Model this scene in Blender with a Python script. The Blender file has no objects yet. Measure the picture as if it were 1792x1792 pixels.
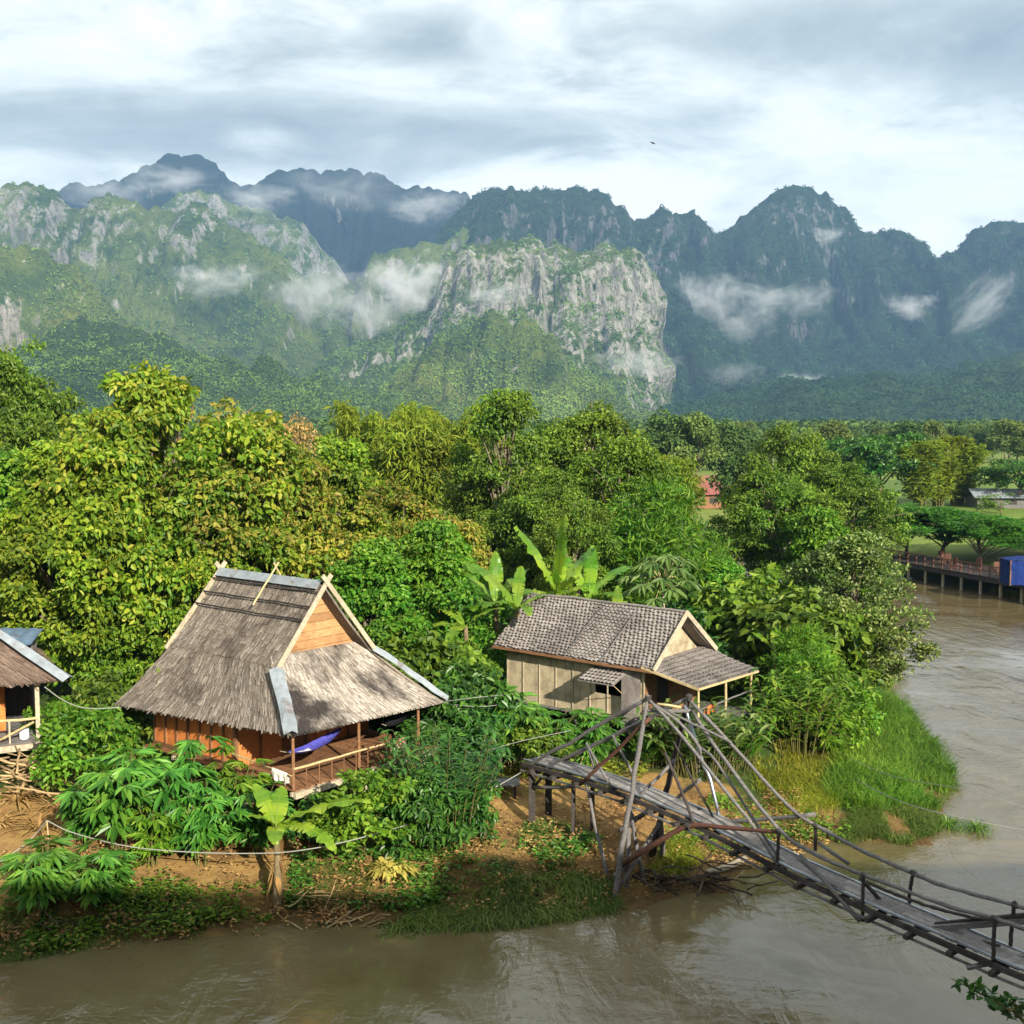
import bpy, math, random
import numpy as np
from mathutils import Vector, Matrix

random.seed(7)
rng = np.random.default_rng(7)
SC = bpy.context.scene
COL = SC.collection
PI = math.pi
R = math.radians

# ------------------------------------------------------------------ camera geometry
CAM_H, FOC, HOR = 13.0, 2000.0, 740.0        # metres over the water, focal length and horizon in photo pixels
PITCH = math.atan((896.0 - HOR) / FOC)
_F = np.array([0, math.cos(PITCH), -math.sin(PITCH)])
_U = np.array([0, math.sin(PITCH), math.cos(PITCH)])
_R = np.array([1.0, 0, 0])
CAMP = np.array([0, 0, CAM_H])

def ray(u, v):
    return _F + _R * ((u - 896.0) / FOC) + _U * ((896.0 - v) / FOC)
def P(u, v, y):                               # point seen at a pixel, at distance y
    d = ray(u, v); return CAMP + d * (y / d[1])
def G(u, v, z=0.0):                           # point seen at a pixel, at height z
    d = ray(u, v); return CAMP + d * ((z - CAM_H) / d[2])

# ------------------------------------------------------------------ noise
def _hash(ix, iy, iz, seed):
    h = (ix.astype(np.int64) * 374761393 + iy.astype(np.int64) * 668265263 + iz.astype(np.int64) * 2147483647 + seed * 1274126177) & 0xFFFFFFFF
    h = ((h ^ (h >> 13)) * 1274126177) & 0xFFFFFFFF
    h = ((h ^ (h >> 16)) * 2246822519) & 0xFFFFFFFF
    return ((h ^ (h >> 15)) & 0xFFFFFF) / float(0xFFFFFF)
def vnoise(x, y, z=0.0, seed=0):
    x, y, z = np.broadcast_arrays(np.asarray(x, float), np.asarray(y, float), np.asarray(z, float))
    ix, iy, iz = np.floor(x), np.floor(y), np.floor(z)
    fx, fy, fz = x - ix, y - iy, z - iz
    fx, fy, fz = [f * f * f * (f * (f * 6 - 15) + 10) for f in (fx, fy, fz)]
    r = 0
    for a in (0, 1):
        for b in (0, 1):
            for c in (0, 1):
                w = (fx if a else 1 - fx) * (fy if b else 1 - fy) * (fz if c else 1 - fz)
                r = r + w * _hash(ix + a, iy + b, iz + c, seed)
    return r * 2 - 1
def fbm(x, y, z=0.0, oct=4, seed=0, gain=0.5):
    r, a, f = 0, 1.0, 1.0
    for k in range(oct):
        r = r + a * vnoise(np.asarray(x) * f, np.asarray(y) * f, np.asarray(z) * f, seed + k * 17)
        a *= gain; f *= 2.03
    return r
def ridged(x, y, z=0.0, oct=4, seed=0):
    r, a, f = 0, 0.5, 1.0
    for k in range(oct):
        r = r + a * (1 - 2 * np.abs(vnoise(np.asarray(x) * f, np.asarray(y) * f, np.asarray(z) * f, seed + k * 31)))
        a *= 0.5; f *= 2.1
    return r
def unit(a):
    return a / np.maximum(np.linalg.norm(a, axis=-1, keepdims=True), 1e-9)
def rdir(n):
    return unit(rng.normal(size=(n, 3)))

# ------------------------------------------------------------------ mesh builder
class MB:
    def __init__(s):
        s.v, s.f, s.n, s.attr = [], [], 0, []
    def add(s, verts, faces, a=0.0):
        verts = np.asarray(verts, float).reshape(-1, 3)
        for f in (faces if isinstance(faces, list) and len(faces) and isinstance(faces[0], np.ndarray) else [np.asarray(faces, int)]):
            s.f.append(f + s.n)
        s.v.append(verts); s.n += len(verts)
        s.attr.append(np.broadcast_to(np.asarray(a, float), (len(verts),)))
        return s
    def mesh(s, name, origin=(0, 0, 0), smooth=False, attr=None):
        me = bpy.data.meshes.new(name)
        V = (np.concatenate(s.v) if s.v else np.zeros((0, 3))) - np.asarray(origin, float)
        me.vertices.add(len(V)); me.vertices.foreach_set("co", V.astype(np.float32).ravel())
        loops = np.concatenate([f.ravel() for f in s.f]).astype(np.int32)
        tot = np.concatenate([np.full(len(f), f.shape[1], np.int32) for f in s.f])
        st = np.concatenate([[0], np.cumsum(tot)[:-1]]).astype(np.int32)
        me.loops.add(len(loops)); me.loops.foreach_set("vertex_index", loops)
        me.polygons.add(len(tot)); me.polygons.foreach_set("loop_start", st); me.polygons.foreach_set("loop_total", tot)
        me.polygons.foreach_set("use_smooth", np.full(len(tot), bool(smooth)))
        if attr:
            at = me.attributes.new(attr, 'FLOAT', 'POINT')
            at.data.foreach_set("value", np.concatenate(s.attr).astype(np.float32))
        me.update(calc_edges=True)
        return me

def obj(name, mb, mat, parent=None, origin=(0, 0, 0), smooth=False, attr=None):
    me = mb if isinstance(mb, bpy.types.Mesh) else mb.mesh(name, origin, smooth, attr)
    if mat and not len(me.materials): me.materials.append(mat)
    o = bpy.data.objects.new(name, me); COL.objects.link(o)
    if parent is not None: o.parent = parent
    return o
def tag(o, label=None, cat=None, group=None, kind=None):
    if label: o['label'] = label
    if cat: o['category'] = cat
    if group: o['group'] = group
    if kind: o['kind'] = kind
    return o
def empty(name, label, cat, loc=(0, 0, 0), group=None):
    o = bpy.data.objects.new(name, None); COL.objects.link(o)
    o.location = tuple(map(float, loc)); o.empty_display_size = .3
    return tag(o, label, cat, group)
def copy_tree(o, parent=None):
    c = o.copy(); COL.objects.link(c); c.parent = parent
    for ch in list(o.children): copy_tree(ch, c)
    return c

# ------------------------------------------------------------------ shapes
BOXF = np.array([[0, 3, 2, 1], [4, 5, 6, 7], [0, 1, 5, 4], [1, 2, 6, 5], [2, 3, 7, 6], [3, 0, 4, 7]])
def beam(mb, a, b, w=.1, h=None, up=(0, 0, 1), a_=0.0):
    """a straight squared timber from a to b"""
    a, b = np.asarray(a, float), np.asarray(b, float); h = w if h is None else h
    d = unit(b - a); up = np.asarray(up, float)
    if abs(d @ up) > .97: up = np.array([0, 1.0, 0]) if abs(d[1]) < .9 else np.array([1.0, 0, 0])
    s = unit(np.cross(d, up)); n = np.cross(s, d)
    v = []
    for p in (a, b):
        for q, r in ((-1, -1), (1, -1), (1, 1), (-1, 1)):
            v.append(p + s * q * w / 2 + n * r * h / 2)
    mb.add(v, BOXF, a_)
def box(mb, lo, hi, ax=None, o=(0, 0, 0)):
    lo, hi = np.asarray(lo, float), np.asarray(hi, float)
    v = np.array([[lo[0], lo[1], lo[2]], [hi[0], lo[1], lo[2]], [hi[0], hi[1], lo[2]], [lo[0], hi[1], lo[2]],
                  [lo[0], lo[1], hi[2]], [hi[0], lo[1], hi[2]], [hi[0], hi[1], hi[2]], [lo[0], hi[1], hi[2]]])
    if ax is not None: v = v @ np.asarray(ax, float)
    mb.add(v + np.asarray(o, float), BOXF)
def tube(mb, pts, rad, n=7, cap=True, a_=0.0):
    pts = np.asarray(pts, float); k = len(pts)
    rad = np.broadcast_to(np.asarray(rad, float), (k,))
    t = np.gradient(pts, axis=0); t = unit(t)
    ref = np.array([0, 0, 1.0]) if abs(t[0][2]) < .9 else np.array([1.0, 0, 0])
    ang = np.arange(n) / n * 2 * PI
    V = []
    for i in range(k):
        s = np.cross(t[i], ref); s = s / max(np.linalg.norm(s), 1e-6); ref = np.cross(s, t[i])
        V.append(pts[i] + rad[i] * (np.cos(ang)[:, None] * s + np.sin(ang)[:, None] * ref))
    V = np.concatenate(V)
    i, j = np.meshgrid(np.arange(k - 1), np.arange(n), indexing='ij'); i = i.ravel(); j = j.ravel(); j2 = (j + 1) % n
    F = np.stack([i * n + j, i * n + j2, (i + 1) * n + j2, (i + 1) * n + j], 1)
    fs = [F]
    if cap: fs += [np.arange(n)[::-1][None, :].copy(), (np.arange(n) + (k - 1) * n)[None, :]]
    mb.add(V, fs, a_)
def pole(mb, a, b, r=.05, r2=None, wob=.02, n=7, seg=None, a_=0.0):
    """a natural round pole, slightly crooked"""
    a, b = np.asarray(a, float), np.asarray(b, float)
    L = np.linalg.norm(b - a); seg = seg or max(2, int(L / .5))
    t = np.linspace(0, 1, seg + 1)
    p = a + (b - a) * t[:, None]
    w = rng.normal(size=(seg + 1, 3)) * wob; w[0] = 0; w[-1] = 0
    p = p + w
    r2 = r if r2 is None else r2
    tube(mb, p, (r + (r2 - r) * t) * (1 + rng.uniform(-.1, .1, seg + 1)), n, True, a_)
def curve(pts, n=24):
    """Catmull-Rom through points"""
    p = np.asarray(pts, float); p = np.vstack([2 * p[0] - p[1], p, 2 * p[-1] - p[-2]])
    out = []
    for i in range(1, len(p) - 2):
        for t in np.linspace(0, 1, max(2, n // (len(p) - 3)), endpoint=False):
            a, b, c, d = p[i - 1], p[i], p[i + 1], p[i + 2]
            out.append(.5 * (2 * b + (c - a) * t + (2 * a - 5 * b + 4 * c - d) * t * t + (3 * b - a - 3 * c + d) * t ** 3))
    out.append(p[-2]); return np.array(out)
def gridmesh(mb, V, a=0.0):
    """V (m,n,3) -> quads"""
    m, n = V.shape[:2]
    i, j = np.meshgrid(np.arange(m - 1), np.arange(n - 1), indexing='ij'); i = i.ravel(); j = j.ravel()
    F = np.stack([i * n + j, i * n + j + 1, (i + 1) * n + j + 1, (i + 1) * n + j], 1)
    mb.add(V.reshape(-1, 3), F, a if np.isscalar(a) else np.asarray(a).ravel())

def leaves(mb, C, D, N, L, W, shape='hex', droop=.15, fold=.15, a=0.0):
    """many leaves at once; C base, D direction, N face normal"""
    n = len(C); D = unit(D); S = unit(np.cross(D, N)); N = np.cross(S, D)
    L = np.broadcast_to(np.asarray(L, float), (n,))[:, None]; W = np.broadcast_to(np.asarray(W, float), (n,))[:, None]
    if shape == 'diamond':
        V = np.stack([C, C + D * L * .42 + S * W * .5 + N * W * fold, C + D * L - N * L * droop, C + D * L * .42 - S * W * .5 + N * W * fold], 1)
        b = np.arange(n)[:, None] * 4
        F = np.concatenate([b + [0, 1, 2], b + [0, 2, 3]]); k = 4
    elif shape == 'hex':
        V = np.stack([C, C + D * L * .28 + S * W * .48 + N * W * fold, C + D * L * .66 + S * W * .40 + N * (W * fold - L * droop * .35),
                      C + D * L - N * L * droop, C + D * L * .66 - S * W * .40 + N * (W * fold - L * droop * .35), C + D * L * .28 - S * W * .48 + N * W * fold], 1)
        b = np.arange(n)[:, None] * 6
        F = np.concatenate([b + [0, 1, 2, 3], b + [0, 3, 4, 5]]); k = 6
    elif shape == 'blade':                     # long drooping blade, 3 segments
        pts = []
        for q, w in ((0, .35), (.35, .5), (.7, .34)):
            c = C + D * L * q - np.array([0, 0, 1.0]) * L * droop * q * q
            pts += [c + S * W * w, c - S * W * w]
        tip = C + D * L - np.array([0, 0, 1.0]) * L * droop
        V = np.stack(pts + [tip], 1)
        b = np.arange(n)[:, None] * 7
        Fq = np.concatenate([b + [0, 2, 3, 1], b + [2, 4, 5, 3]]); Ft = b + [4, 6, 5]
        a = np.broadcast_to(np.asarray(a, float), (n,)); mb.add(V.reshape(-1, 3), [Fq, Ft], np.repeat(a, 7)); return
    a = np.broadcast_to(np.asarray(a, float), (n,))
    mb.add(V.reshape(-1, 3), F, np.repeat(a, k))

# ------------------------------------------------------------------ materials
class NT:
    def __init__(s, name):
        s.m = bpy.data.materials.new(name); s.m.use_nodes = True
        s.t = s.m.node_tree; s.t.nodes.clear()
        s.out = s.t.nodes.new('ShaderNodeOutputMaterial')
    def n(s, typ, _in=None, **kw):
        d = s.t.nodes.new('ShaderNode' + typ)
        for k, v in kw.items(): setattr(d, k, v)
        for k, v in (_in or {}).items(): s.set(d.inputs[k], v)
        return d
    def set(s, sock, v):
        if isinstance(v, bpy.types.NodeSocket): s.t.links.new(v, sock)
        elif isinstance(v, bpy.types.Node): s.t.links.new(v.outputs[0], sock)
        else:
            if isinstance(v, (tuple, list)) and len(v) == 3 and sock.type == 'RGBA': v = (*v, 1)
            sock.default_value = v
    def math(s, op, a, b=0.0, clamp=False):
        d = s.n('Math', {0: a, 1: b}, operation=op); d.use_clamp = clamp; return d.outputs[0]
    def ramp(s, fac, stops, interp='LINEAR'):
        d = s.n('ValToRGB', {0: fac}); cr = d.color_ramp; cr.interpolation = interp
        while len(cr.elements) < len(stops): cr.elements.new(.5)
        for e, (p, c) in zip(cr.elements, stops):
            e.position = p; e.color = (*c, 1) if not isinstance(c, (int, float)) else (c, c, c, 1)
        return d.outputs[0]
    def mix(s, f, a, b, blend='MIX'):
        d = s.n('Mix', data_type='RGBA', blend_type=blend)
        s.set(d.inputs[0], f); s.set(d.inputs[6], a); s.set(d.inputs[7], b); return d.outputs[2]
    def noise(s, vec, scale, detail=3, rough=.55, dist=0.0):
        d = s.n('TexNoise', {'Scale': scale, 'Detail': detail, 'Roughness': rough, 'Distortion': dist})
        if vec is not None: s.set(d.inputs['Vector'], vec)
        return d.outputs[0]
    def coord(s, which='Object'):
        return s.n('TexCoord').outputs[which]
    def scale(s, vec, sc, rot=(0, 0, 0)):
        return s.n('Mapping', {'Vector': vec, 'Scale': sc, 'Rotation': rot}).outputs[0]
    def bump(s, h, strength=.5, dist=.05):
        return s.n('Bump', {'Height': h, 'Strength': strength, 'Distance': dist}).outputs[0]
    def finish(s, color, rough=.8, spec=.3, bump=None, metal=0.0, **kw):
        p = s.n('BsdfPrincipled', {'Base Color': color, 'Roughness': rough, 'Specular IOR Level': spec, 'Metallic': metal})
        for k, v in kw.items(): s.set(p.inputs[k], v)
        if bump is not None: s.set(p.inputs['Normal'], bump)
        s.set(s.out.inputs['Surface'], p.outputs[0]); return s.m

def leaf_mat(name, cols, trans=.35, rough=.5, spec=.25, patch=(.75, 1.25), pscale=.6):
    """cols: ramp of leaf colours picked per leaf; slow noise shifts whole sprays"""
    t = NT(name)
    g = t.n('NewGeometry').outputs['Random Per Island']
    c = t.ramp(g, [(i / max(1, len(cols) - 1), q) for i, q in enumerate(cols)])
    oi = t.n('ObjectInfo')
    vec = t.n('VectorMath', {0: t.coord('Object'), 1: oi.outputs['Location']}, operation='ADD').outputs[0]
    nz = t.noise(vec, pscale, 2, .5)
    m = t.n('MapRange', {0: nz, 1: .3, 2: .7, 3: patch[0] * 1.15, 4: patch[1] * 1.15}).outputs[0]
    hs = t.n('HueSaturation', {'Hue': t.n('MapRange', {0: t.noise(vec, pscale * .37, 1, .5), 1: .3, 2: .7, 3: .482, 4: .518}).outputs[0], 'Value': m, 'Color': c}).outputs[0]
    p = t.n('BsdfPrincipled', {'Base Color': hs, 'Roughness': rough, 'Specular IOR Level': spec})
    tr = t.n('BsdfTranslucent', {'Color': t.mix(1.0, hs, (1.0, 1.0, .55), 'MULTIPLY')})
    mx = t.n('MixShader', {0: trans, 1: p.outputs[0], 2: tr.outputs[0]})
    t.set(t.out.inputs['Surface'], mx.outputs[0]); return t.m

def wood_mat(name, c1, c2, scale=(3, 3, 3), rough=.8, island=.25, spec=.2, bumpd=.01):
    t = NT(name); co = t.coord('Object')
    nz = t.noise(t.scale(co, scale), 4.0, 5, .65)
    c = t.mix(t.n('MapRange', {0: nz, 1: .3, 2: .7}).outputs[0], c1, c2)
    g = t.n('NewGeometry').outputs['Random Per Island']
    v = t.n('MapRange', {0: g, 3: 1 - island, 4: 1 + island}).outputs[0]
    c = t.n('HueSaturation', {'Value': v, 'Color': c}).outputs[0]
    st = t.noise(co, 1.3, 4, .6)
    c = t.mix(t.n('MapRange', {0: st, 1: .55, 2: .75, 3: 0.0, 4: .55}).outputs[0], c, tuple(q * .45 for q in c1))
    return t.finish(c, rough, spec, t.bump(nz, .5, bumpd))
SUN_POWER, EXPOSURE, SKY_CLOUD = 5.0, 1.12, .78
WATER_BUMP = .45
HAZE, HAZE_COL = 1.2e-4, (.29, .50, .82)
# ================================================================== SKY, SUN, CAMERA
SUN = unit(np.array([.42, -.79, .42]))
SUN_EL = math.asin(SUN[2]); SUN_AZ = math.atan2(SUN[0], SUN[1])   # azimuth from +Y towards +X
W = bpy.data.worlds.new("World"); SC.world = W; W.use_nodes = True
wt = W.node_tree; wt.nodes.clear()
class WT(NT):
    def __init__(s): s.t = wt; s.m = None
w = WT()
wout = w.n('OutputWorld')
sky = w.n('TexSky', sky_type='NISHITA', sun_disc=False, sun_elevation=SUN_EL, sun_rotation=SUN_AZ, altitude=200.0, air_density=1.0, dust_density=1.5)
bsky = w.n('Background', {'Color': sky.outputs[0], 'Strength': .09})
gen = w.coord('Generated')
sep = w.n('SeparateXYZ', {0: gen})
zc = w.math('MAXIMUM', sep.outputs[2], .02)
den = w.math('ADD', zc, .16)
pl = w.n('CombineXYZ', {0: w.math('DIVIDE', sep.outputs[0], den), 1: w.math('DIVIDE', sep.outputs[1], den), 2: 0.0}).outputs[0]
n1 = w.noise(w.scale(pl, (.8, 1.15, 1), (0, 0, .35)), 1.3, 8, .62, .6)
n2 = w.noise(w.scale(pl, (.55, 1.0, 1), (0, 0, -.2)), .62, 4, .5, .2)
n3 = w.noise(w.scale(gen, (2.2, 2.2, 6)), 3.4, 7, .6, .5)
# thick grey undersides against bright thin cloud
def blob(u, v, su, sv):
    d = unit(ray(u, v)); 
    dx = w.math('DIVIDE', w.math('SUBTRACT', w.math('DIVIDE', sep.outputs[0], w.math('MAXIMUM', sep.outputs[1], .05)), float(d[0] / d[1])), su / FOC)
    dz = w.math('DIVIDE', w.math('SUBTRACT', w.math('DIVIDE', sep.outputs[2], w.math('MAXIMUM', sep.outputs[1], .05)), float(d[2] / d[1])), sv / FOC)
    wob = w.math('MULTIPLY', w.math('SUBTRACT', n3, .5), 1.6)
    r2 = w.math('ADD', w.math('MULTIPLY', dx, dx), w.math('MULTIPLY', dz, dz))
    return w.n('MapRange', {0: w.math('ADD', w.math('SQRT', r2), wob), 1: 1.3, 2: .15, 3: 0.0, 4: 1.0}, interpolation_type='SMOOTHSTEP').outputs[0]
thick = w.math('ADD', w.math('MULTIPLY', w.math('SUBTRACT', n3, .5), .72), w.math('ADD', w.math('MULTIPLY', n1, .74), w.math('MULTIPLY', n2, .34)))
for (u, v, su, sv, k) in ((1640, 60, 420, 100, .30), (560, 235, 500, 60, .13), (1050, 250, 420, 60, .12), (120, 180, 420, 70, .08), (760, 70, 120, 50, .18),
                          (1500, 330, 520, 110, -.15), (1050, 350, 260, 70, -.2), (250, 60, 380, 90, -.05), (1250, 140, 260, 60, -.08), (450, 240, 70, 30, -.16), (760, 260, 200, 26, -.08)):
    thick = w.math('ADD', thick, w.math('MULTIPLY', blob(u, v, su, sv), k))
ccol = w.ramp(thick, [(.28, (.84, .83, .785)), (.43, (.77, .78, .74)), (.53, (.655, .685, .66)), (.62, (.50, .54, .53)), (.73, (.36, .40, .405)), (.88, (.25, .29, .305))])
bcl = w.n('Background', {'Color': ccol, 'Strength': SKY_CLOUD})
cover = w.n('MapRange', {0: w.math('ADD', n1, w.math('MULTIPLY', n3, .3)), 1: .38, 2: .56, 3: .92, 4: 1.0}).outputs[0]
wm = w.n('MixShader', {0: cover, 1: bsky.outputs[0], 2: bcl.outputs[0]})
w.set(wout.inputs['Surface'], wm.outputs[0])

sl = bpy.data.lights.new('sun', 'SUN'); sl.energy = SUN_POWER; sl.angle = R(.6); sl.color = (1.0, .915, .77)
so = bpy.data.objects.new('sun', sl); COL.objects.link(so)
so.rotation_euler = Vector(-SUN).to_track_quat('-Z', 'Y').to_euler()

cam = bpy.data.cameras.new('camera'); co_ = bpy.data.objects.new('camera', cam); COL.objects.link(co_)
co_.location = (0, 0, CAM_H); co_.rotation_euler = (PI / 2 - PITCH, 0, 0)
cam.sensor_width = 36; cam.sensor_fit = 'HORIZONTAL'; cam.lens = 36 * FOC / 1792; cam.clip_start = .1; cam.clip_end = 30000
SC.camera = co_
SC.view_settings.view_transform = 'Standard'; SC.view_settings.look = 'None'
SC.view_settings.exposure = EXPOSURE; SC.view_settings.gamma = 1.0
cy = SC.cycles
cy.use_denoising = True
try: cy.denoiser = 'OPENIMAGEDENOISE'
except Exception: pass
cy.max_bounces = 6; cy.diffuse_bounces = 4; cy.glossy_bounces = 2; cy.transmission_bounces = 4; cy.transparent_max_bounces = 8; cy.volume_bounces = 1
cy.caustics_reflective = False; cy.caustics_refractive = False
cy.volume_step_rate = 1.0; cy.volume_max_steps = 64
cy.use_adaptive_sampling = True; cy.adaptive_threshold = .015

# ================================================================== GROUND
front = [G(u, v) for u, v in ((-200, 1730), (0, 1690), (130, 1668), (240, 1650), (350, 1632), (470, 1612), (590, 1622), (690, 1640), (800, 1625), (900, 1612), (1000, 1606), (1060, 1602),
                              (1130, 1585), (1190, 1560), (1260, 1555), (1300, 1512), (1390, 1490), (1480, 1478), (1600, 1475), (1645, 1440), (1660, 1390), (1630, 1330), (1580, 1260), (1530, 1210),
                              (1490, 1170), (1440, 1120), (1405, 1080))]
river = [(-400, -40), (-120, 2), (-40, 19)] + [(p[0], p[1]) for p in front] + [(19.5, 86), (17, 98), (5, 112), (-80, 132), (-500, 190),
         (-500, 215), (-80, 152), (2, 130), (24, 114), (33.5, 99), (35, 90.5), (37.5, 86), (38.5, 80), (38, 62), (40, 42), (35, 25), (25, 17), (15.5, 12.5), (0, 10), (-20, 4), (-60, -6), (-400, -75)]
river = np.array(river, float)
def river_sd(x, y):
    """signed distance to the shoreline, negative in the water"""
    x, y = np.asarray(x, float), np.asarray(y, float)
    best = np.full(x.shape, 1e9); ins = np.zeros(x.shape, bool)
    a = river; b = np.roll(river, -1, 0)
    for (x0, y0), (x1, y1) in zip(a, b):
        dx, dy = x1 - x0, y1 - y0
        t = np.clip(((x - x0) * dx + (y - y0) * dy) / max(dx * dx + dy * dy, 1e-9), 0, 1)
        best = np.minimum(best, (x - x0 - t * dx) ** 2 + (y - y0 - t * dy) ** 2)
        if y0 != y1:
            c = ((y0 > y) != (y1 > y)) & (x < (x1 - x0) * (y - y0) / (y1 - y0) + x0); ins ^= c
    d = np.sqrt(best); return np.where(ins, -d, d)
def sstep(a, b, x):
    t = np.clip((np.asarray(x, float) - a) / (b - a), 0, 1); return t * t * (3 - 2 * t)
def ground_z(x, y):
    x, y = np.asarray(x, float), np.asarray(y, float)
    d = river_sd(x, y) + fbm(x * .45, y * .45, seed=3, oct=3) * .45
    low = sstep(3.0, 9.0, x) * sstep(60, 45, y)               # the flat sandy point on the right
    hi = .15 * np.minimum(d, .3) + 1.0 * sstep(.1, 3.0, d) + .75 * sstep(3, 12, d)
    lo = .1 * np.minimum(d, .3) + .55 * sstep(.1, 2.2, d) + .9 * sstep(1.5, 8, d) + .5 * sstep(7, 14, d)
    z = hi * (1 - low) + lo * low
    z = z + (fbm(x * .9, y * .9, seed=5, oct=3) * .09 + fbm(x * .12, y * .12, seed=9, oct=2) * .18) * sstep(.2, 2.5, d)
    z = z + 1.0 * sstep(60, 200, d)
    return np.where(d > 0, z, np.maximum(-1.4, d * .45))
def gz(x, y): return float(ground_z(np.array([x]), np.array([y]))[0])

xs = np.concatenate([-np.geomspace(3950, 42, 28), np.arange(-40, 46, .5), np.geomspace(47, 3950, 28)])
ys = np.concatenate([np.linspace(-900, 0, 12)[:-1], np.arange(0, 24, 1.0), np.arange(24, 64, .45), np.arange(64, 140, 1.2), np.geomspace(142, 4850, 44)])
X, Y = np.meshgrid(xs, ys)
Zg = ground_z(X, Y)
mb = MB()
px = P(900, 1400, 34)
bare = np.maximum(np.exp(-(((X - 3.0) / 6.5) ** 2 + ((Y - 34.2) / 3.2) ** 2)) * 1.5, np.exp(-(((X - 8.2) / 3.0) ** 2 + ((Y - 32.6) / 1.7) ** 2)) * 1.4)
bare = np.maximum(bare, np.exp(-(((X + 9) / 8.5) ** 4 + ((Y - 31) / 3.6) ** 4)) * 1.2)
sdg = river_sd(X, Y)
bare = np.clip(np.maximum(bare, sstep(2.6, .6, np.abs(sdg)) * sstep(60, 45, Y)) + sstep(-.2, -1, sdg), 0, 1.5)
gridmesh(mb, np.stack([X, Y, Zg], -1), bare)
t = NT('ground_soil_and_grass'); co = t.coord('Object')
at = t.n('Attribute', attribute_name='bare').outputs['Fac']
na = t.noise(co, .9, 5, .65); nb = t.noise(co, 5.0, 5, .7); nc = t.noise(co, .012, 2, .5)
soil = t.ramp(nb, [(.25, (.10, .052, .022)), (.5, (.24, .135, .05)), (.72, (.38, .24, .095))])
soil = t.mix(t.n('MapRange', {0: na, 1: .4, 2: .65}).outputs[0], soil, (.36, .225, .075))
turf = t.ramp(nb, [(.25, (.02, .038, .008)), (.55, (.05, .085, .015)), (.8, (.12, .14, .03))])
vor = t.n('TexVoronoi', {'Vector': t.scale(co, (.011, .023, 1), (0, 0, .3)), 'Scale': 1.0}, feature='F1')
field = t.ramp(t.n('SeparateColor', {0: vor.outputs['Color']}).outputs[0], [(0, (.10, .17, .022)), (.35, (.15, .22, .03)), (.7, (.21, .23, .05)), (1, (.075, .14, .025))])
field = t.mix(t.n('MapRange', {0: t.noise(co, .3, 4, .6), 1: .3, 2: .7, 3: 0.0, 4: .5}).outputs[0], field, (.10, .13, .03))
sy = t.n('SeparateXYZ', {0: co}).outputs[1]
far = t.n('MapRange', {0: sy, 1: 84.0, 2: 96.0}).outputs[0]
grn = t.mix(far, turf, field)
bm = t.n('MapRange', {0: t.math('ADD', at, t.math('MULTIPLY', t.math('SUBTRACT', na, .5), 1.3)), 1: .3, 2: .55}).outputs[0]
col = t.mix(bm, grn, soil)
geo = t.n('NewGeometry'); hz = t.n('SeparateXYZ', {0: geo.outputs['Position']}).outputs[2]
wet = t.n('MapRange', {0: t.math('ADD', hz, t.math('MULTIPLY', t.math('SUBTRACT', na, .5), .9)), 1: .1, 2: 1.15, 3: .38, 4: 1.0}).outputs[0]
col = t.n('HueSaturation', {'Value': wet, 'Color': col}).outputs[0]
m_ground = t.finish(col, .9, .2, t.bump(t.math('ADD', nb, t.noise(co, 22, 4, .7)), .8, .06))
tag(obj('ground', mb, m_ground, smooth=True, attr='bare'), kind='structure')

# ================================================================== RIVER
mb = MB(); wx = np.concatenate([np.linspace(-480, -60, 12), np.linspace(-58, 60, 60)]); wy = np.concatenate([np.linspace(-70, 10, 10), np.linspace(12, 230, 90)])
A, B_ = np.meshgrid(wx, wy); gridmesh(mb, np.stack([A, B_, A * 0], -1))
t = NT('muddy_water'); co = t.coord('Object')
w1 = t.noise(t.scale(co, (1.0, .42, 1), (0, 0, .5)), .9, 4, .55, 1.2)
w2 = t.noise(t.scale(co, (.8, 1.6, 1), (0, 0, .2)), 2.6, 4, .6, .8)
w3 = t.noise(co, .11, 3, .5, .6)
calm = t.n('MapRange', {0: w3, 1: .42, 2: .58, 3: .10, 4: 1.0}).outputs[0]
h = t.math('MULTIPLY', t.math('ADD', t.math('MULTIPLY', w1, .8), t.math('MULTIPLY', w2, .16)), calm)
c = t.mix(t.n('MapRange', {0: t.noise(co, .3, 4, .6, .7), 1: .35, 2: .7}).outputs[0], (.105, .080, .036), (.150, .122, .064))
m_water = t.finish(c, .07, .5, t.bump(h, WATER_BUMP, .25), **{'IOR': 1.65})
tag(obj('river_water', mb, m_water, smooth=True), kind='structure')

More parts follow.
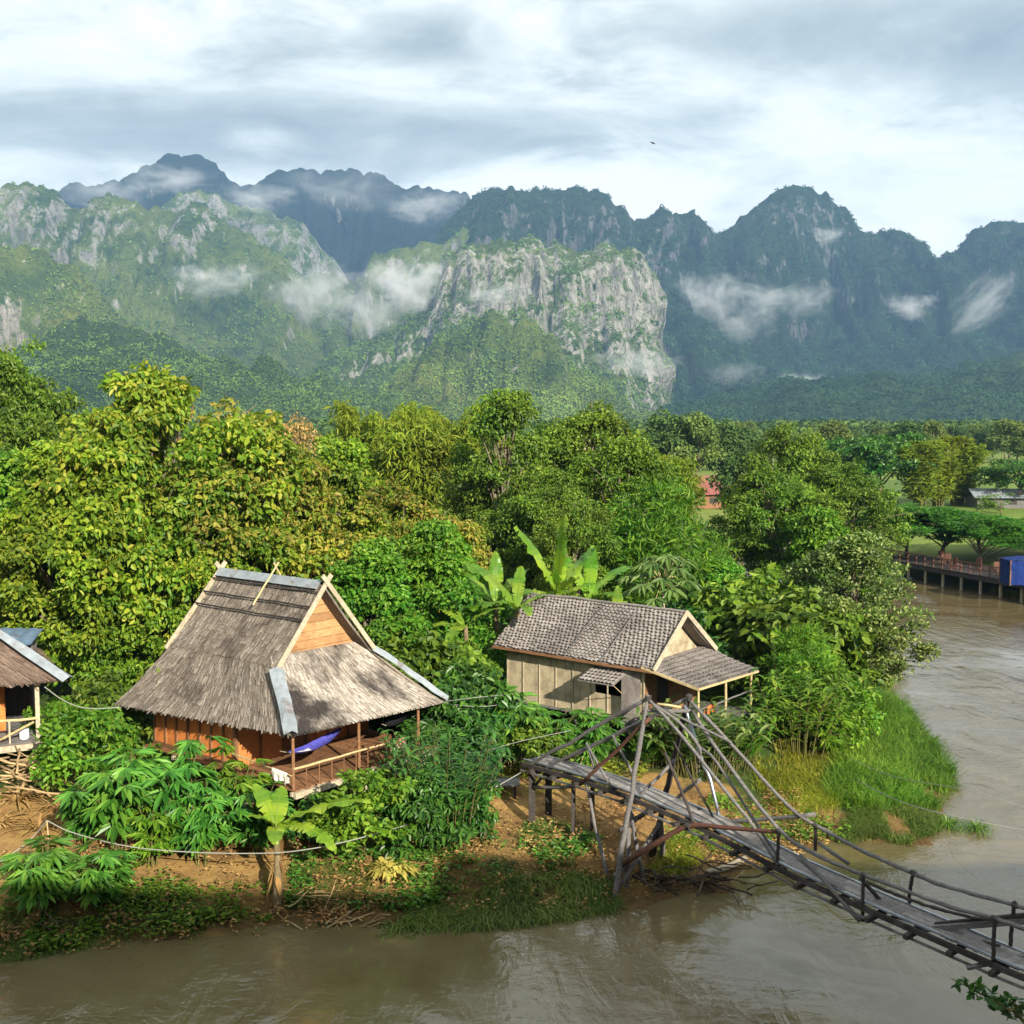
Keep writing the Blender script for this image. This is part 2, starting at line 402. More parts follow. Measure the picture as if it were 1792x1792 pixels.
# ================================================================== MOUNTAINS
def mountain_mat(name, forest, grass, rock, rockiness, grassy=.5, zr=(250., 620., .22)):
    t = NT(name); co = t.coord('Object')
    geo = t.n('NewGeometry'); nz = t.n('SeparateXYZ', {0: geo.outputs['Normal']}).outputs[2]
    pz = t.n('SeparateXYZ', {0: geo.outputs['Position']}).outputs[2]
    big = t.noise(co, .0042, 4, .6); mid = t.noise(co, .016, 5, .62)
    streak = t.noise(t.scale(co, (1, 1, .09)), .042, 6, .72)
    fine = t.noise(co, .10, 5, .72)
    vo = t.n('TexVoronoi', {'Vector': co, 'Scale': .075, 'Randomness': 1.0}, feature='F1')
    tree = t.n('SeparateColor', {0: vo.outputs['Color']}).outputs[0]
    f = t.mix(t.n('MapRange', {0: t.math('ADD', t.math('MULTIPLY', tree, .35), t.math('ADD', t.math('MULTIPLY', fine, .35), t.math('MULTIPLY', mid, .5))), 1: .36, 2: .82}).outputs[0], forest[0], forest[1])
    f = t.mix(t.math('MULTIPLY', t.n('MapRange', {0: t.math('ADD', t.math('MULTIPLY', big, .6), t.math('MULTIPLY', mid, .4)), 1: .43, 2: .60}).outputs[0], grassy), f, t.mix(fine, tuple(q * .6 for q in grass), grass))
    rk = t.ramp(streak, [(.30, tuple(q * .16 for q in rock)), (.44, tuple(q * .55 for q in rock)), (.56, rock), (.72, tuple(min(1, q * 1.4) for q in rock))])
    st = t.math('ADD', t.math('SUBTRACT', 1.0, nz), t.math('ADD', t.math('MULTIPLY', t.math('SUBTRACT', streak, .5), 1.7), t.math('MULTIPLY', t.math('SUBTRACT', mid, .5), .9)))
    st = t.math('ADD', st, t.n('MapRange', {0: pz, 1: zr[0], 2: zr[1], 3: -.06, 4: zr[2]}).outputs[0])
    rm = t.n('MapRange', {0: st, 1: 1.0 - rockiness, 2: 1.16 - rockiness}).outputs[0]
    rm = t.math('MULTIPLY', rm, t.n('MapRange', {0: fine, 1: .36, 2: .5}).outputs[0])
    c = t.mix(rm, f, rk)
    can = t.math('MULTIPLY', t.math('SUBTRACT', 1.0, vo.outputs['Distance']), t.math('MULTIPLY', t.math('SUBTRACT', 1.0, rm), 7.0))
    hh = t.math('ADD', t.math('MULTIPLY', fine, 12.0), t.math('ADD', can, t.math('ADD', t.math('MULTIPLY', streak, 34.0), t.math('MULTIPLY', t.noise(co, .28, 3, .7), 5.0))))
    return t.finish(c, .95, .04, t.bump(hh, 1.0, 1.0))
def ridge(name, pts, Y0, depth, mat, steep=.35, flute=45., jag=9., back=500., seed=0, dx=6.0, rows=110, talus=.33, label=None, spur=.25, taper=0, trees=0, tmat=None):
    """one limestone ridge: crest line given in the photo, real height and depth, fluted cliffs over a wooded apron"""
    pts = np.array(pts, float)
    W3 = np.array([P(u, v, Y0) for u, v in pts])
    x = np.arange(W3[0, 0], W3[-1, 0], dx)
    zc = np.interp(x, W3[:, 0], W3[:, 2])
    k = np.ones(5) / 5; zs = np.convolve(np.pad(zc, 2, 'edge'), k, 'valid')
    zs = zs + ridged(x / 70, x * 0, seed=seed, oct=4) * jag * 1.5 + fbm(x / 22, x * 0, seed=seed + 3, oct=4) * jag * .9
    s = np.concatenate([-np.linspace(1, 0, 14)[:-1] ** 1.5, np.linspace(0, 1, rows) ** 1.25])
    S, Xg = np.meshgrid(s, x, indexing='ij')
    Zc = np.broadcast_to(zs, S.shape)
    # profile: cliff then apron
    cliffw = steep * (1 + .5 * fbm(Xg / 260, S * 0, seed=seed + 5, oct=2))
    q = np.clip(S / cliffw, 0, 1); ap = np.clip((S - cliffw) / (1 - cliffw), 0, 1)
    tal = talus * (1 + .35 * fbm(Xg / 330, S * 0, seed=seed + 8, oct=2))
    prof = (1 - (1 - tal) * (q ** 1.35)) * (S >= 0) - tal * (1 - (1 - ap) ** 1.5)
    prof = np.where(S < 0, 1 - .8 * np.abs(S), prof)
    dep = depth * (sstep(0, taper, x[-1] - x + 40 * fbm(x / 60, x * 0, seed=seed + 31, oct=3)) * .8 + .2)[None, :] if taper else depth
    Yg = np.where(S < 0, Y0 - S * back, Y0 - S * dep)
    # spurs and gullies
    g = ridged(Xg / 210 + .3 * fbm(Xg / 300, Yg / 300, seed=seed + 4, oct=2), Yg / 900, seed=seed + 11, oct=4)
    amp = np.clip(np.abs(S) * 6, 0, 1) * np.clip((1 - S) * 3, 0, 1)
    Yg = Yg - (g * spur * depth * .35 + ridged(Xg / 34, Zc * prof / 300, seed=seed + 13, oct=4) * flute * .9) * amp
    Zg = 2 + (Zc - 2) * np.clip(prof, 0, 1.2)
    Zg = Zg + (fbm(Xg / 60, Yg / 60, seed=seed + 21, oct=4) * 14 + ridged(Xg / 110, Yg / 150, seed=seed + 23, oct=3) * 22) * amp * np.clip(Zg / 120, 0, 1)
    # ledges in the cliff
    led = fbm(Xg / 90, Zg / 38, seed=seed + 27, oct=3)
    Yg = Yg + led * 6 * amp
    if taper: Xg = Xg + (fbm(Zg / 55, Yg / 90, seed=seed + 33, oct=4) * 16 - 30 * np.clip(1 - Zg / 260, 0, 1)) * sstep(220, 0, x[-1] - Xg)
    Zg = np.where(S >= .999, -4, np.maximum(Zg, -2))
    mb = MB(); gridmesh(mb, np.stack([Xg, Yg, Zg], -1))
    o = obj(name, mb, mat, smooth=True); tag(o, label=label, kind='structure')
    if trees:
        V = np.stack([Xg, Yg, Zg], -1); nr = unit(np.cross(V[:-1, 1:] - V[:-1, :-1], V[1:, :-1] - V[:-1, :-1])); nr = nr * np.sign(nr[..., 2:3] + 1e-9)
        area = np.linalg.norm(np.cross(V[:-1, 1:] - V[:-1, :-1], V[1:, :-1] - V[:-1, :-1]), axis=-1)
        ok = (nr[..., 2] > .42 + .25 * fbm(V[:-1, :-1, 0] / 60, V[:-1, :-1, 2] / 60, seed=seed + 2, oct=3)) & (S[:-1, :-1] > -.12) & (V[:-1, :-1, 2] > 3)
        wgt = (area * ok * (1 - .8 * sstep(.55, .85, V[:-1, :-1, 2] / V[..., 2].max()))).ravel(); wgt = wgt / wgt.sum(); g = np.random.default_rng(seed)
        i = g.choice(len(wgt), trees, p=wgt); A0 = V[:-1, :-1].reshape(-1, 3)[i]; e1 = (V[:-1, 1:] - V[:-1, :-1]).reshape(-1, 3)[i]; e2 = (V[1:, :-1] - V[:-1, :-1]).reshape(-1, 3)[i]
        c = A0 + e1 * g.random((trees, 1)) + e2 * g.random((trees, 1))
        k = 7; r = g.uniform(1.8, 4.6, trees) * Y0 / 2300; idx = np.repeat(np.arange(trees), k)
        q = unit(g.normal(size=(trees * k, 3))); q[:, 2] = np.abs(q[:, 2])
        p = c[idx] + q * r[idx][:, None] * np.array([1, 1, 1.2]); tv = MB()
        leaves(tv, p, np.cross(q, unit(g.normal(size=q.shape))), q, r[idx] * 1.0, r[idx] * .95, 'diamond', .1)
        tag(obj('forest', tv, tmat), 'forest growing on the ledges and slopes of the mountain', 'forest', kind='stuff')
    return o
def slope_leaf(name, a, b, c_):
    t = NT(name); g = t.n('NewGeometry').outputs['Random Per Island']; co = t.coord('Object')
    cc = t.ramp(g, [(0, a), (.55, b), (1, c_)])
    v = t.n('MapRange', {0: t.noise(co, .011, 4, .6), 1: .36, 2: .64, 3: .55, 4: 1.4}).outputs[0]
    return t.finish(t.n('HueSaturation', {'Value': v, 'Color': cc}).outputs[0], .95, .02)
m_tshade = slope_leaf('slope_trees_shaded', (.016, .044, .018), (.026, .060, .024), (.042, .080, .030))  # cloud shade on the right-hand slopes is put into this darker green
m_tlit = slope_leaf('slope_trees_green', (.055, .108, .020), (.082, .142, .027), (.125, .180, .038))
m_tyel = slope_leaf('slope_trees_yellow', (.075, .13, .022), (.105, .165, .028), (.16, .21, .04))
m_blue = mountain_mat('far_forest_rock', ((.006, .012, .012), (.018, .030, .022)), (.03, .045, .022), (.20, .19, .18), .10, .2, (400., 900., .05))  # cloud shadow on the far range is worked into these low colours
m_left = mountain_mat('left_forest_rock', ((.030, .060, .018), (.080, .125, .030)), (.20, .25, .055), (.30, .285, .275), .36, .9, (260., 520., .34))
m_grass = mountain_mat('grassy_slope', ((.04, .08, .018), (.10, .155, .032)), (.26, .29, .06), (.42, .38, .33), .44, 1.0)
m_cliff = mountain_mat('pale_cliff', ((.034, .066, .017), (.09, .14, .03)), (.19, .24, .055), (.44, .415, .365), .60, .7, (100., 330., .22))
m_low = mountain_mat('wooded_foothill', ((.020, .048, .018), (.055, .10, .034)), (.11, .15, .04), (.22, .21, .20), .22, .5)
m_cloudshade = mountain_mat('cloud_shaded_forest_rock', ((.010, .026, .015), (.030, .058, .029)), (.055, .085, .034), (.15, .145, .15), .20, .35, (250., 560., .34))  # right massif: darkened colours stand in for a cloud's shadow
ridge('mountain', [(40, 470), (70, 380), (100, 338), (120, 320), (150, 328), (200, 326), (240, 302), (275, 283), (310, 274), (345, 270), (375, 282), (400, 315), (430, 332), (450, 318), (480, 302), (510, 297),
      (560, 303), (610, 299), (660, 305), (690, 316), (720, 336), (745, 328), (775, 326), (805, 333), (830, 352), (880, 470)], 4000, 1100, m_blue, .5, 60, 10, 600, 1, 9, 90, .2)
ridge('mountain', [(230, 480), (280, 380), (310, 345), (340, 334), (380, 338), (420, 358), (470, 378), (520, 386), (545, 402), (570, 440), (600, 480), (640, 560)], 3300, 700, m_left, .4, 40, 9, 400, 41, 7, 90, .3, trees=4000, tmat=m_tlit)
ridge('mountain', [(-260, 350), (-100, 335), (0, 326), (35, 319), (60, 325), (80, 322), (110, 350), (140, 366), (170, 351), (215, 347), (250, 358), (290, 373), (315, 368), (330, 357), (360, 357), (390, 385),
      (420, 400), (455, 428), (490, 450), (520, 472), (545, 500), (580, 540), (640, 600), (700, 660)], 2600, 800, m_left, .30, 42, 8, 500, 61, 5.5, 120, .42, trees=8000, tmat=m_tlit)
ridge('mountain', [(430, 560), (480, 515), (520, 478), (560, 482), (600, 492), (625, 488), (650, 455), (675, 437), (690, 433), (705, 452), (722, 424), (750, 418), (775, 432), (800, 405), (850, 420), (900, 480), (960, 560)],
      2750, 700, m_left, .30, 42, 10, 300, 81, 5.5, 110, .45, trees=5000, tmat=m_tlit)
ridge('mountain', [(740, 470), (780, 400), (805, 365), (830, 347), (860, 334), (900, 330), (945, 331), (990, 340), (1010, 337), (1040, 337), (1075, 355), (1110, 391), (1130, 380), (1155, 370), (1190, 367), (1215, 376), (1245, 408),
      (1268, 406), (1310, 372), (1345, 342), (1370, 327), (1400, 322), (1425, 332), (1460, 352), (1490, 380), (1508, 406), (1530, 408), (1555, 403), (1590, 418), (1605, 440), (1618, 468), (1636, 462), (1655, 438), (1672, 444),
      (1686, 420), (1700, 403), (1740, 390), (1800, 400), (1900, 380), (2100, 430)], 3000, 1000, m_cloudshade, .34, 56, 9, 600, 101, 5, 150, .42, trees=24000, tmat=m_tshade)
ridge('mountain', [(560, 640), (620, 612), (700, 575), (760, 525), (785, 450), (830, 430), (880, 420), (930, 414), (980, 428), (1010, 437), (1060, 433), (1110, 444), (1140, 458), (1160, 490), (1172, 560), (1180, 660), (1190, 745)],
      2200, 620, m_cliff, .22, 46, 9, 260, 121, 4.0, 160, .50, spur=.35, taper=260, trees=9000, tmat=m_tlit)
ridge('hill', [(-300, 380), (-100, 400), (0, 425), (60, 432), (110, 448), (160, 490), (200, 540), (240, 580), (290, 610), (350, 650), (420, 700), (480, 745)], 1950, 700, m_grass, .6, 34, 9, 300, 141, 5, 100, .3, trees=14000, tmat=m_tyel)
ridge('hill', [(640, 730), (700, 660), (760, 610), (810, 580), (850, 562), (900, 560), (950, 590), (1000, 640), (1060, 690), (1120, 730), (1150, 748)], 1750, 450, m_grass, .6, 34, 11, 200, 161, 4.5, 90, .3, trees=11000, tmat=m_tyel)
ridge('hill', [(20, 740), (70, 670), (110, 630), (150, 607), (190, 590), (222, 578), (262, 585), (300, 598), (360, 618), (420, 640), (480, 652), (560, 668), (640, 690), (740, 715), (860, 745)], 1500, 450, m_low, .5, 30, 9, 250, 181, 4, 90, .35, trees=15000, tmat=m_tlit)
ridge('hill', [(1080, 745), (1180, 716), (1280, 690), (1400, 668), (1500, 655), (1600, 662), (1700, 640), (1800, 620), (1950, 600), (2100, 620)], 1900, 500, m_low, .6, 25, 5, 300, 201, 5, 80, .3, trees=12000, tmat=m_tshade)

# ================================================================== AIR
mb = MB(); box(mb, (-4000, -920, -6), (4000, 4950, 1030))
t = NT('valley_haze')
v = t.n('VolumePrincipled', {'Color': HAZE_COL, 'Density': HAZE, 'Anisotropy': .1})
t.set(t.out.inputs['Volume'], v.outputs[0])
tag(obj('haze', mb, t.m), kind='stuff')
# ================================================================== PLANT PROTOTYPES
M_BARK = wood_mat('grey_brown_bark', (.10, .075, .05), (.22, .18, .13), (2, 2, 8), .9, .1)
M_PALEBARK = wood_mat('pale_bark', (.22, .18, .12), (.42, .36, .27), (2, 2, 6), .9, .1)
M_STEM = wood_mat('green_brown_stem', (.07, .07, .02), (.14, .13, .04), (3, 3, 3), .8, .2)
LM = dict(
    teak=leaf_mat('yellow_green_leaves', [(.050, .115, .008), (.095, .180, .012), (.14, .24, .014), (.20, .29, .02), (.27, .32, .03)], .42, .5, .3, (.62, 1.3), .35),
    teak2=leaf_mat('olive_yellow_leaves', [(.055, .12, .008), (.11, .20, .012), (.17, .26, .016), (.24, .30, .026), (.34, .32, .04)], .42, .5, .3, (.62, 1.3), .35),
    teak3=leaf_mat('mixed_yellowing_leaves', [(.05, .10, .010), (.10, .17, .014), (.17, .235, .02), (.27, .28, .035), (.32, .27, .045), (.22, .18, .04)], .40, .5, .25, (.55, 1.3), .3),
    fresh=leaf_mat('fresh_green_leaves', [(.035, .11, .008), (.070, .185, .012), (.12, .25, .018), (.19, .30, .03)], .42, .5, .3, (.65, 1.3), .4),
    dark=leaf_mat('dark_green_leaves', [(.036, .085, .009), (.075, .150, .013), (.13, .22, .018), (.20, .28, .03)], .40, .5, .3, (.6, 1.3), .3),
    deep=leaf_mat('deep_green_leaves', [(.016, .06, .009), (.03, .10, .013), (.05, .145, .018), (.085, .19, .024)], .34, .4, .4, (.65, 1.3), .5),
    cass=leaf_mat('cassava_leaves', [(.03, .10, .012), (.055, .165, .02), (.09, .23, .026), (.15, .29, .035)], .38, .4, .4, (.65, 1.3), .5),
    light=leaf_mat('light_tipped_leaves', [(.030, .070, .012), (.065, .12, .02), (.12, .185, .034), (.28, .33, .10)], .32, .45, .4, (.65, 1.3), .5),
    bamboo=leaf_mat('bamboo_leaves', [(.10, .16, .012), (.165, .22, .018), (.24, .275, .026)], .4, .55, .2, (.7, 1.25), .35),
    far=leaf_mat('far_leaves', [(.030, .065, .016), (.055, .10, .022), (.09, .14, .03)], .25, .6, .2, (.65, 1.25), .12),
    farlight=leaf_mat('far_pale_leaves', [(.055, .10, .022), (.10, .15, .03), (.15, .19, .045)], .25, .6, .2, (.65, 1.25), .12),
    lawn=leaf_mat('umbrella_leaves', [(.03, .11, .010), (.055, .165, .014), (.095, .23, .022)], .38, .5, .25, (.7, 1.3), .3),
    banana=leaf_mat('banana_leaf', [(.08, .19, .012), (.14, .26, .018), (.24, .34, .03)], .45, .35, .45, (.8, 1.2), .5),
    dry=leaf_mat('dry_leaves', [(.20, .11, .04), (.32, .19, .07), (.42, .28, .12)], .2, .8, .1, (.7, 1.2), 1.0),
    yellow=leaf_mat('yellowed_leaves', [(.30, .24, .05), (.42, .33, .08), (.26, .27, .05)], .3, .7, .2, (.8, 1.2), 1.0),
    grass=leaf_mat('grass_blades', [(.05, .10, .015), (.085, .15, .022), (.13, .19, .035), (.19, .21, .06)], .35, .6, .2, (.6, 1.3), .5),
    tall=leaf_mat('tall_grass_blades', [(.045, .12, .012), (.08, .18, .016), (.13, .24, .024), (.20, .28, .04)], .38, .6, .2, (.6, 1.3), .4),
    gold=leaf_mat('yellow_grass_blades', [(.12, .17, .014), (.20, .25, .02), (.29, .31, .03), (.34, .31, .06)], .4, .6, .2, (.7, 1.3), .5),
)

def crown(lobes, n_clump, clump_r, lpc, L, W, shape='hex', flat=.7, up=.32, out=.8, droop=.18, hang=.35, low=-.55, seed=1, jit=.5, inner=.25, gaps=-.38):
    """leaf clumps over a set of lobes -> mesh builder and clump centres"""
    global rng
    rng = np.random.default_rng(seed)
    lob = np.array(lobes, float)
    wgt = lob[:, 3] * lob[:, 5] + lob[:, 3] * lob[:, 4]; wgt /= wgt.sum()
    li = rng.choice(len(lob), n_clump, p=wgt)
    d = rdir(n_clump); d[:, 2] = np.where(d[:, 2] < low, -d[:, 2], d[:, 2]); 
    rr = np.where(rng.random(n_clump) < inner, rng.uniform(.35, .8, n_clump), rng.uniform(.82, 1.08, n_clump))
    rr = rr * (1 + .22 * vnoise(d[:, 0] * 2.2 + li, d[:, 1] * 2.2, d[:, 2] * 2.2, seed))
    cc = lob[li, :3] + d * lob[li, 3:6] * rr[:, None]
    # drop clumps buried deep inside other lobes
    keep = np.ones(n_clump, bool)
    for k in range(len(lob)):
        q = np.linalg.norm((cc - lob[k, :3]) / lob[k, 3:6], axis=1); keep &= ~((q < .55) & (li != k) & (rng.random(n_clump) < .8))
    keep &= cc[:, 2] > .15
    keep &= vnoise(cc[:, 0] * .55, cc[:, 1] * .55, cc[:, 2] * .6, seed + 9) > gaps
    cc = cc[keep]; n_clump = len(cc)
    cr = clump_r * rng.uniform(.6, 1.35, n_clump)
    cnt = (lpc * (cr / clump_r) ** 1.6 * rng.uniform(.7, 1.2, n_clump)).astype(int) + 3
    idx = np.repeat(np.arange(n_clump), cnt); n = len(idx)
    q = rdir(n); q[:, 2] = np.where(rng.random(n) < .65, np.abs(q[:, 2]), q[:, 2])
    rad = rng.random(n) ** .4
    off = q * rad[:, None] * np.array([1, 1, flat])
    p = cc[idx] + off * cr[idx][:, None]
    N = unit(q * out + np.array([0, 0, up]) + rng.normal(size=(n, 3)) * jit)
    D = unit(np.cross(N, rdir(n)) + q * .5 + np.array([0, 0, -hang]))
    mb = MB()
    leaves(mb, p, D, N, L * rng.uniform(.6, 1.3, n), W * rng.uniform(.7, 1.25, n), shape, droop)
    return mb, cc

def limbs(cc, H, r0, n_limb=12, lean=(0, 0), split=.45, seed=1, sides=7, mb=None):
    global rng
    rng = np.random.default_rng(seed + 500)
    mb = mb or MB()
    k = 7; t = np.linspace(0, 1, k)
    w = np.cumsum(rng.normal(size=(k, 2)) * .012 * H, axis=0); w[0] = 0
    tr = np.stack([w[:, 0] + lean[0] * t ** 1.3, w[:, 1] + lean[1] * t ** 1.3, t * H - .4], 1)
    rad = r0 * (1 - .72 * t); rad[0] *= 1.5
    tube(mb, tr, rad, sides + 2)
    if len(cc):
        for i in rng.choice(len(cc), min(n_limb, len(cc)), replace=False):
            c = cc[i]; f = np.clip(c[2] / H * rng.uniform(.45, .8), split * .6, .97)
            b = np.array([np.interp(f, t, tr[:, j]) for j in range(3)])
            c = b + (c - b) * rng.uniform(.9, 1.2)
            m = b + (c - b) * .5 + np.array([0, 0, .12 * np.linalg.norm(c - b)]) + rng.normal(size=3) * .12
            r1 = np.interp(f, t, rad) * .55
            tube(mb, curve([b, m, c], 8), np.linspace(r1, r1 * .15, len(curve([b, m, c], 8))), sides - 1, False)
    return mb

PROTO = {}
def proto_tree(key, name, H, r0, mat, bark=None, n_limb=12, lean=(0, 0), **kw):
    mbc, cc = crown(**kw)
    tb = limbs(cc, H * .8, r0, n_limb, lean, seed=kw.get('seed', 1))
    PROTO[key] = dict(name=name, H=H, parts=[('trunk', tb.mesh('trunk', smooth=True), bark or M_BARK), ('crown', mbc.mesh('crown'), mat)])

def lobes_rand(seed, n, r, z0, z1, s=(.35, .55), top=1.0):
    g = np.random.default_rng(seed); out = []
    for i in range(n):
        z = z0 + (z1 - z0) * ((i + .5) / n); k = math.sin(PI * min(.95, max(.12, (i + .5) / n)) ** .8)
        a = i * 2.4 + g.uniform(-.5, .5); rr = r * (1 - s[0]) * k * g.uniform(.45, 1)
        b = r * g.uniform(*s) * (.75 + .4 * k)
        out.append((math.cos(a) * rr, math.sin(a) * rr, z, b, b, b * g.uniform(.75, 1.05)))
    out.append((0, 0, z1 - r * .15, r * s[0] * 1.1, r * s[0] * 1.1, r * s[0] * 1.1 * top)); return out

# large-leaved yellow-green trees, leafy down to the ground
for i, (key, mat) in enumerate((('teak_a', 'teak'), ('teak_b', 'teak2'), ('teak_c', 'teak3'))):
    proto_tree(key, 'broadleaf_tree', 12.0, .24, LM[mat], n_limb=60, lobes=lobes_rand(11 + i, 20, 5.0, 1.2, 10.6, (.22, .44)), n_clump=760, clump_r=.58, lpc=82,
               L=.255, W=.155, shape='hex', seed=21 + i, flat=.8, hang=.6, inner=.12, jit=.6, gaps=-.30)
proto_tree('vine_a', 'vine_covered_tree', 8.0, .16, LM['fresh'], n_limb=16, lobes=lobes_rand(15, 13, 3.6, .8, 7.0, (.26, .46)), n_clump=430, clump_r=.52, lpc=80, L=.225, W=.14, shape='hex', seed=31, hang=.55, inner=.15)
# mid-green forest trees
proto_tree('dark_a', 'forest_tree', 14.0, .28, LM['dark'], M_PALEBARK, n_limb=46, lobes=lobes_rand(41, 15, 4.6, 3.8, 12.8, (.22, .42)), n_clump=470, clump_r=.72, lpc=95, L=.25, W=.14, shape='hex', seed=43, low=-.35)
proto_tree('dark_b', 'forest_tree', 13.0, .28, LM['dark'], n_limb=30, lobes=lobes_rand(45, 17, 5.4, 2.4, 11.8, (.24, .44)), n_clump=560, clump_r=.75, lpc=95, L=.25, W=.14, shape='hex', seed=47, low=-.4)
proto_tree('open_a', 'forest_tree', 15.0, .32, LM['dark'], n_limb=46, lobes=lobes_rand(49, 8, 3.6, 3.5, 13.6, (.28, .38)), n_clump=150, clump_r=.9, lpc=95, L=.30, W=.16, shape='hex', seed=53, low=-.2)
proto_tree('dome_a', 'domed_tree', 11.0, .3, LM['deep'], n_limb=24, lobes=[(0, 0, 6.2, 4.6, 4.6, 4.4), (2.6, 1, 4.6, 2.4, 2.4, 2.2), (-2.8, -.6, 4.8, 2.5, 2.5, 2.2), (.4, -1.4, 5.2, 3, 3, 3.2)], n_clump=260, clump_r=.9, lpc=85, L=.34, W=.18, shape='hex', seed=57, low=-.3)
# small tree at the water: pale young leaves on the outside
proto_tree('river_a', 'riverside_tree', 8.0, .17, LM['light'], n_limb=40, lobes=lobes_rand(61, 9, 3.1, 1.6, 6.9, (.34, .5)), n_clump=330, clump_r=.46, lpc=95, L=.17, W=.095, shape='hex', seed=63, low=-.7, out=.5, hang=.0, droop=.05)
# round bushes
proto_tree('bush_a', 'round_leaved_bush', 2.4, .04, LM['fresh'], M_STEM, n_limb=14, lobes=[(0, 0, 1.2, 1.05, 1.05, 1.1), (.6, .2, .8, .7, .7, .7), (-.6, -.1, .9, .7, .7, .8)], n_clump=75, clump_r=.3, lpc=42, L=.17, W=.105, shape='hex', seed=67)
proto_tree('bush_b', 'bushy_shrub', 3.2, .05, LM['dark'], M_STEM, n_limb=16, lobes=[(0, 0, 1.5, 1.4, 1.4, 1.5), (.9, .2, 1.0, .9, .9, .9), (-.9, -.1, 1.2, .9, .9, 1.0)], n_clump=110, clump_r=.42, lpc=48, L=.24, W=.14, shape='hex', seed=69, hang=.5)
proto_tree('bush_d', 'bushy_shrub', 3.2, .05, LM['fresh'], M_STEM, n_limb=16, lobes=[(0, 0, 1.5, 1.3, 1.3, 1.5), (.9, .2, 1.0, .9, .9, .9), (-.8, -.1, 1.3, .8, .8, 1.1)], n_clump=120, clump_r=.38, lpc=44, L=.20, W=.11, shape='hex', seed=70, hang=.3)
proto_tree('bush_c', 'bushy_shrub', 3.2, .05, LM['deep'], M_STEM, n_limb=16, lobes=[(0, 0, 1.5, 1.4, 1.4, 1.5), (.8, .4, 1.1, .9, .9, .9), (-.9, .1, 1.1, .9, .9, 1.0)], n_clump=110, clump_r=.42, lpc=46, L=.30, W=.12, shape='hex', seed=71, hang=.7)
proto_tree('feather_a', 'feathery_bush', 4.0, .05, LM['fresh'], M_STEM, n_limb=24, lobes=[(0, 0, 2.0, 1.4, 1.4, 2.0), (.7, .2, 1.5, .9, .9, 1.3), (-.8, 0, 1.6, .9, .9, 1.4)], n_clump=150, clump_r=.38, lpc=60, L=.26, W=.055, shape='diamond', seed=73, hang=-.3, droop=.1)
# far trees: larger leaf clumps are enough at that distance
for i in range(3):
    proto_tree('far_%d' % i, 'distant_tree', 11.0, .25, LM['far' if i != 1 else 'farlight'], n_limb=8, lobes=lobes_rand(81 + i, 7, 4.6, 2.6, 9.6, (.38, .55)), n_clump=130, clump_r=1.15, lpc=42, L=.55, W=.42, shape='diamond', seed=83 + i, low=-.3)
proto_tree('spread_a', 'spreading_tree', 9.0, .3, LM['deep'], n_limb=20, lobes=[(0, 0, 6.0, 6.2, 5, 2.2), (3.5, 0, 4.8, 3.2, 3, 1.6), (-3.6, 0, 4.9, 3.2, 3, 1.6), (0, -2, 4.4, 4, 3, 1.8)], n_clump=220, clump_r=1.0, lpc=46, L=.5, W=.3, shape='diamond', seed=91, flat=.4)
# umbrella trees: flat leafy tiers on a thin forked trunk
def umbrella(key, seed, H=7.5, r=4.6):
    g = np.random.default_rng(seed); lob = []
    for k in range(15):
        a = g.uniform(0, 2 * PI); rr = r * math.sqrt(g.random()) * .8; z = H * (.40 + .50 * (1 - (rr / r) ** 1.6) * g.uniform(.55, 1))
        lob.append((math.cos(a) * rr, math.sin(a) * rr, z, g.uniform(1.0, 1.7), g.uniform(1.0, 1.7), .5))
    proto_tree(key, 'umbrella_tree', H, .15, LM['lawn'], n_limb=26, lobes=lob, n_clump=300, clump_r=.62, lpc=80, L=.26, W=.13, shape='diamond', seed=seed, flat=.3, up=1.0, out=.15, hang=.15, low=-.9, jit=.35)
umbrella('umb_a', 95); umbrella('umb_b', 97, 7.0, 4.2)

def plume(key, name, seed, H, spread, culms, mat, lpc=120, L=.34, W=.07, lean=.35, narrow=False):
    """bamboo: arching culms feathered with hanging leaves"""
    global rng; rng = np.random.default_rng(seed)
    st = MB(); lf = MB()
    for k in range(culms):
        a = rng.uniform(0, 2 * PI); b0 = np.array([math.cos(a), math.sin(a), 0]) * rng.uniform(0, spread * .3)
        h = H * rng.uniform(.7, 1.0); o = np.array([math.cos(a), math.sin(a), 0]) * spread * rng.uniform(.3, 1.0)
        c = curve([b0, b0 + o * .12 + [0, 0, h * .45], b0 + o * .45 + [0, 0, h * .85], b0 + o * (1.0 if not narrow else .7) + [0, 0, h * (.97 if not narrow else 1.0)]], 14)
        tube(st, c, np.linspace(.055, .008, len(c)), 5, False)
        n = lpc; q = rng.uniform(.28 if not narrow else .1, 1.0, n) ** .8; 
        p = np.stack([np.interp(q, np.linspace(0, 1, len(c)), c[:, j]) for j in range(3)], 1)
        sp = (.75 if not narrow else .42) * (1.15 - q)[:, None] + .12
        p = p + rng.normal(size=(n, 3)) * sp * np.array([1, 1, .6])
        D = unit(rdir(n) * .8 + np.array([0, 0, -.7 if not narrow else .25])); N = unit(rdir(n) + np.array([0, 0, .7]))
        leaves(lf, p, D, N, L * rng.uniform(.6, 1.3, n), W * rng.uniform(.7, 1.3, n), 'diamond', .15)
    PROTO[key] = dict(name=name, H=H, parts=[('culms', st.mesh('culms', smooth=True), M_STEM), ('foliage', lf.mesh('foliage'), mat)])
plume('bam_a', 'bamboo_clump', 101, 11, 3.2, 34, LM['bamboo'], 300, .55, .13)
plume('bam_b', 'bamboo_clump', 103, 10, 2.8, 30, LM['bamboo'], 300, .55, .13)
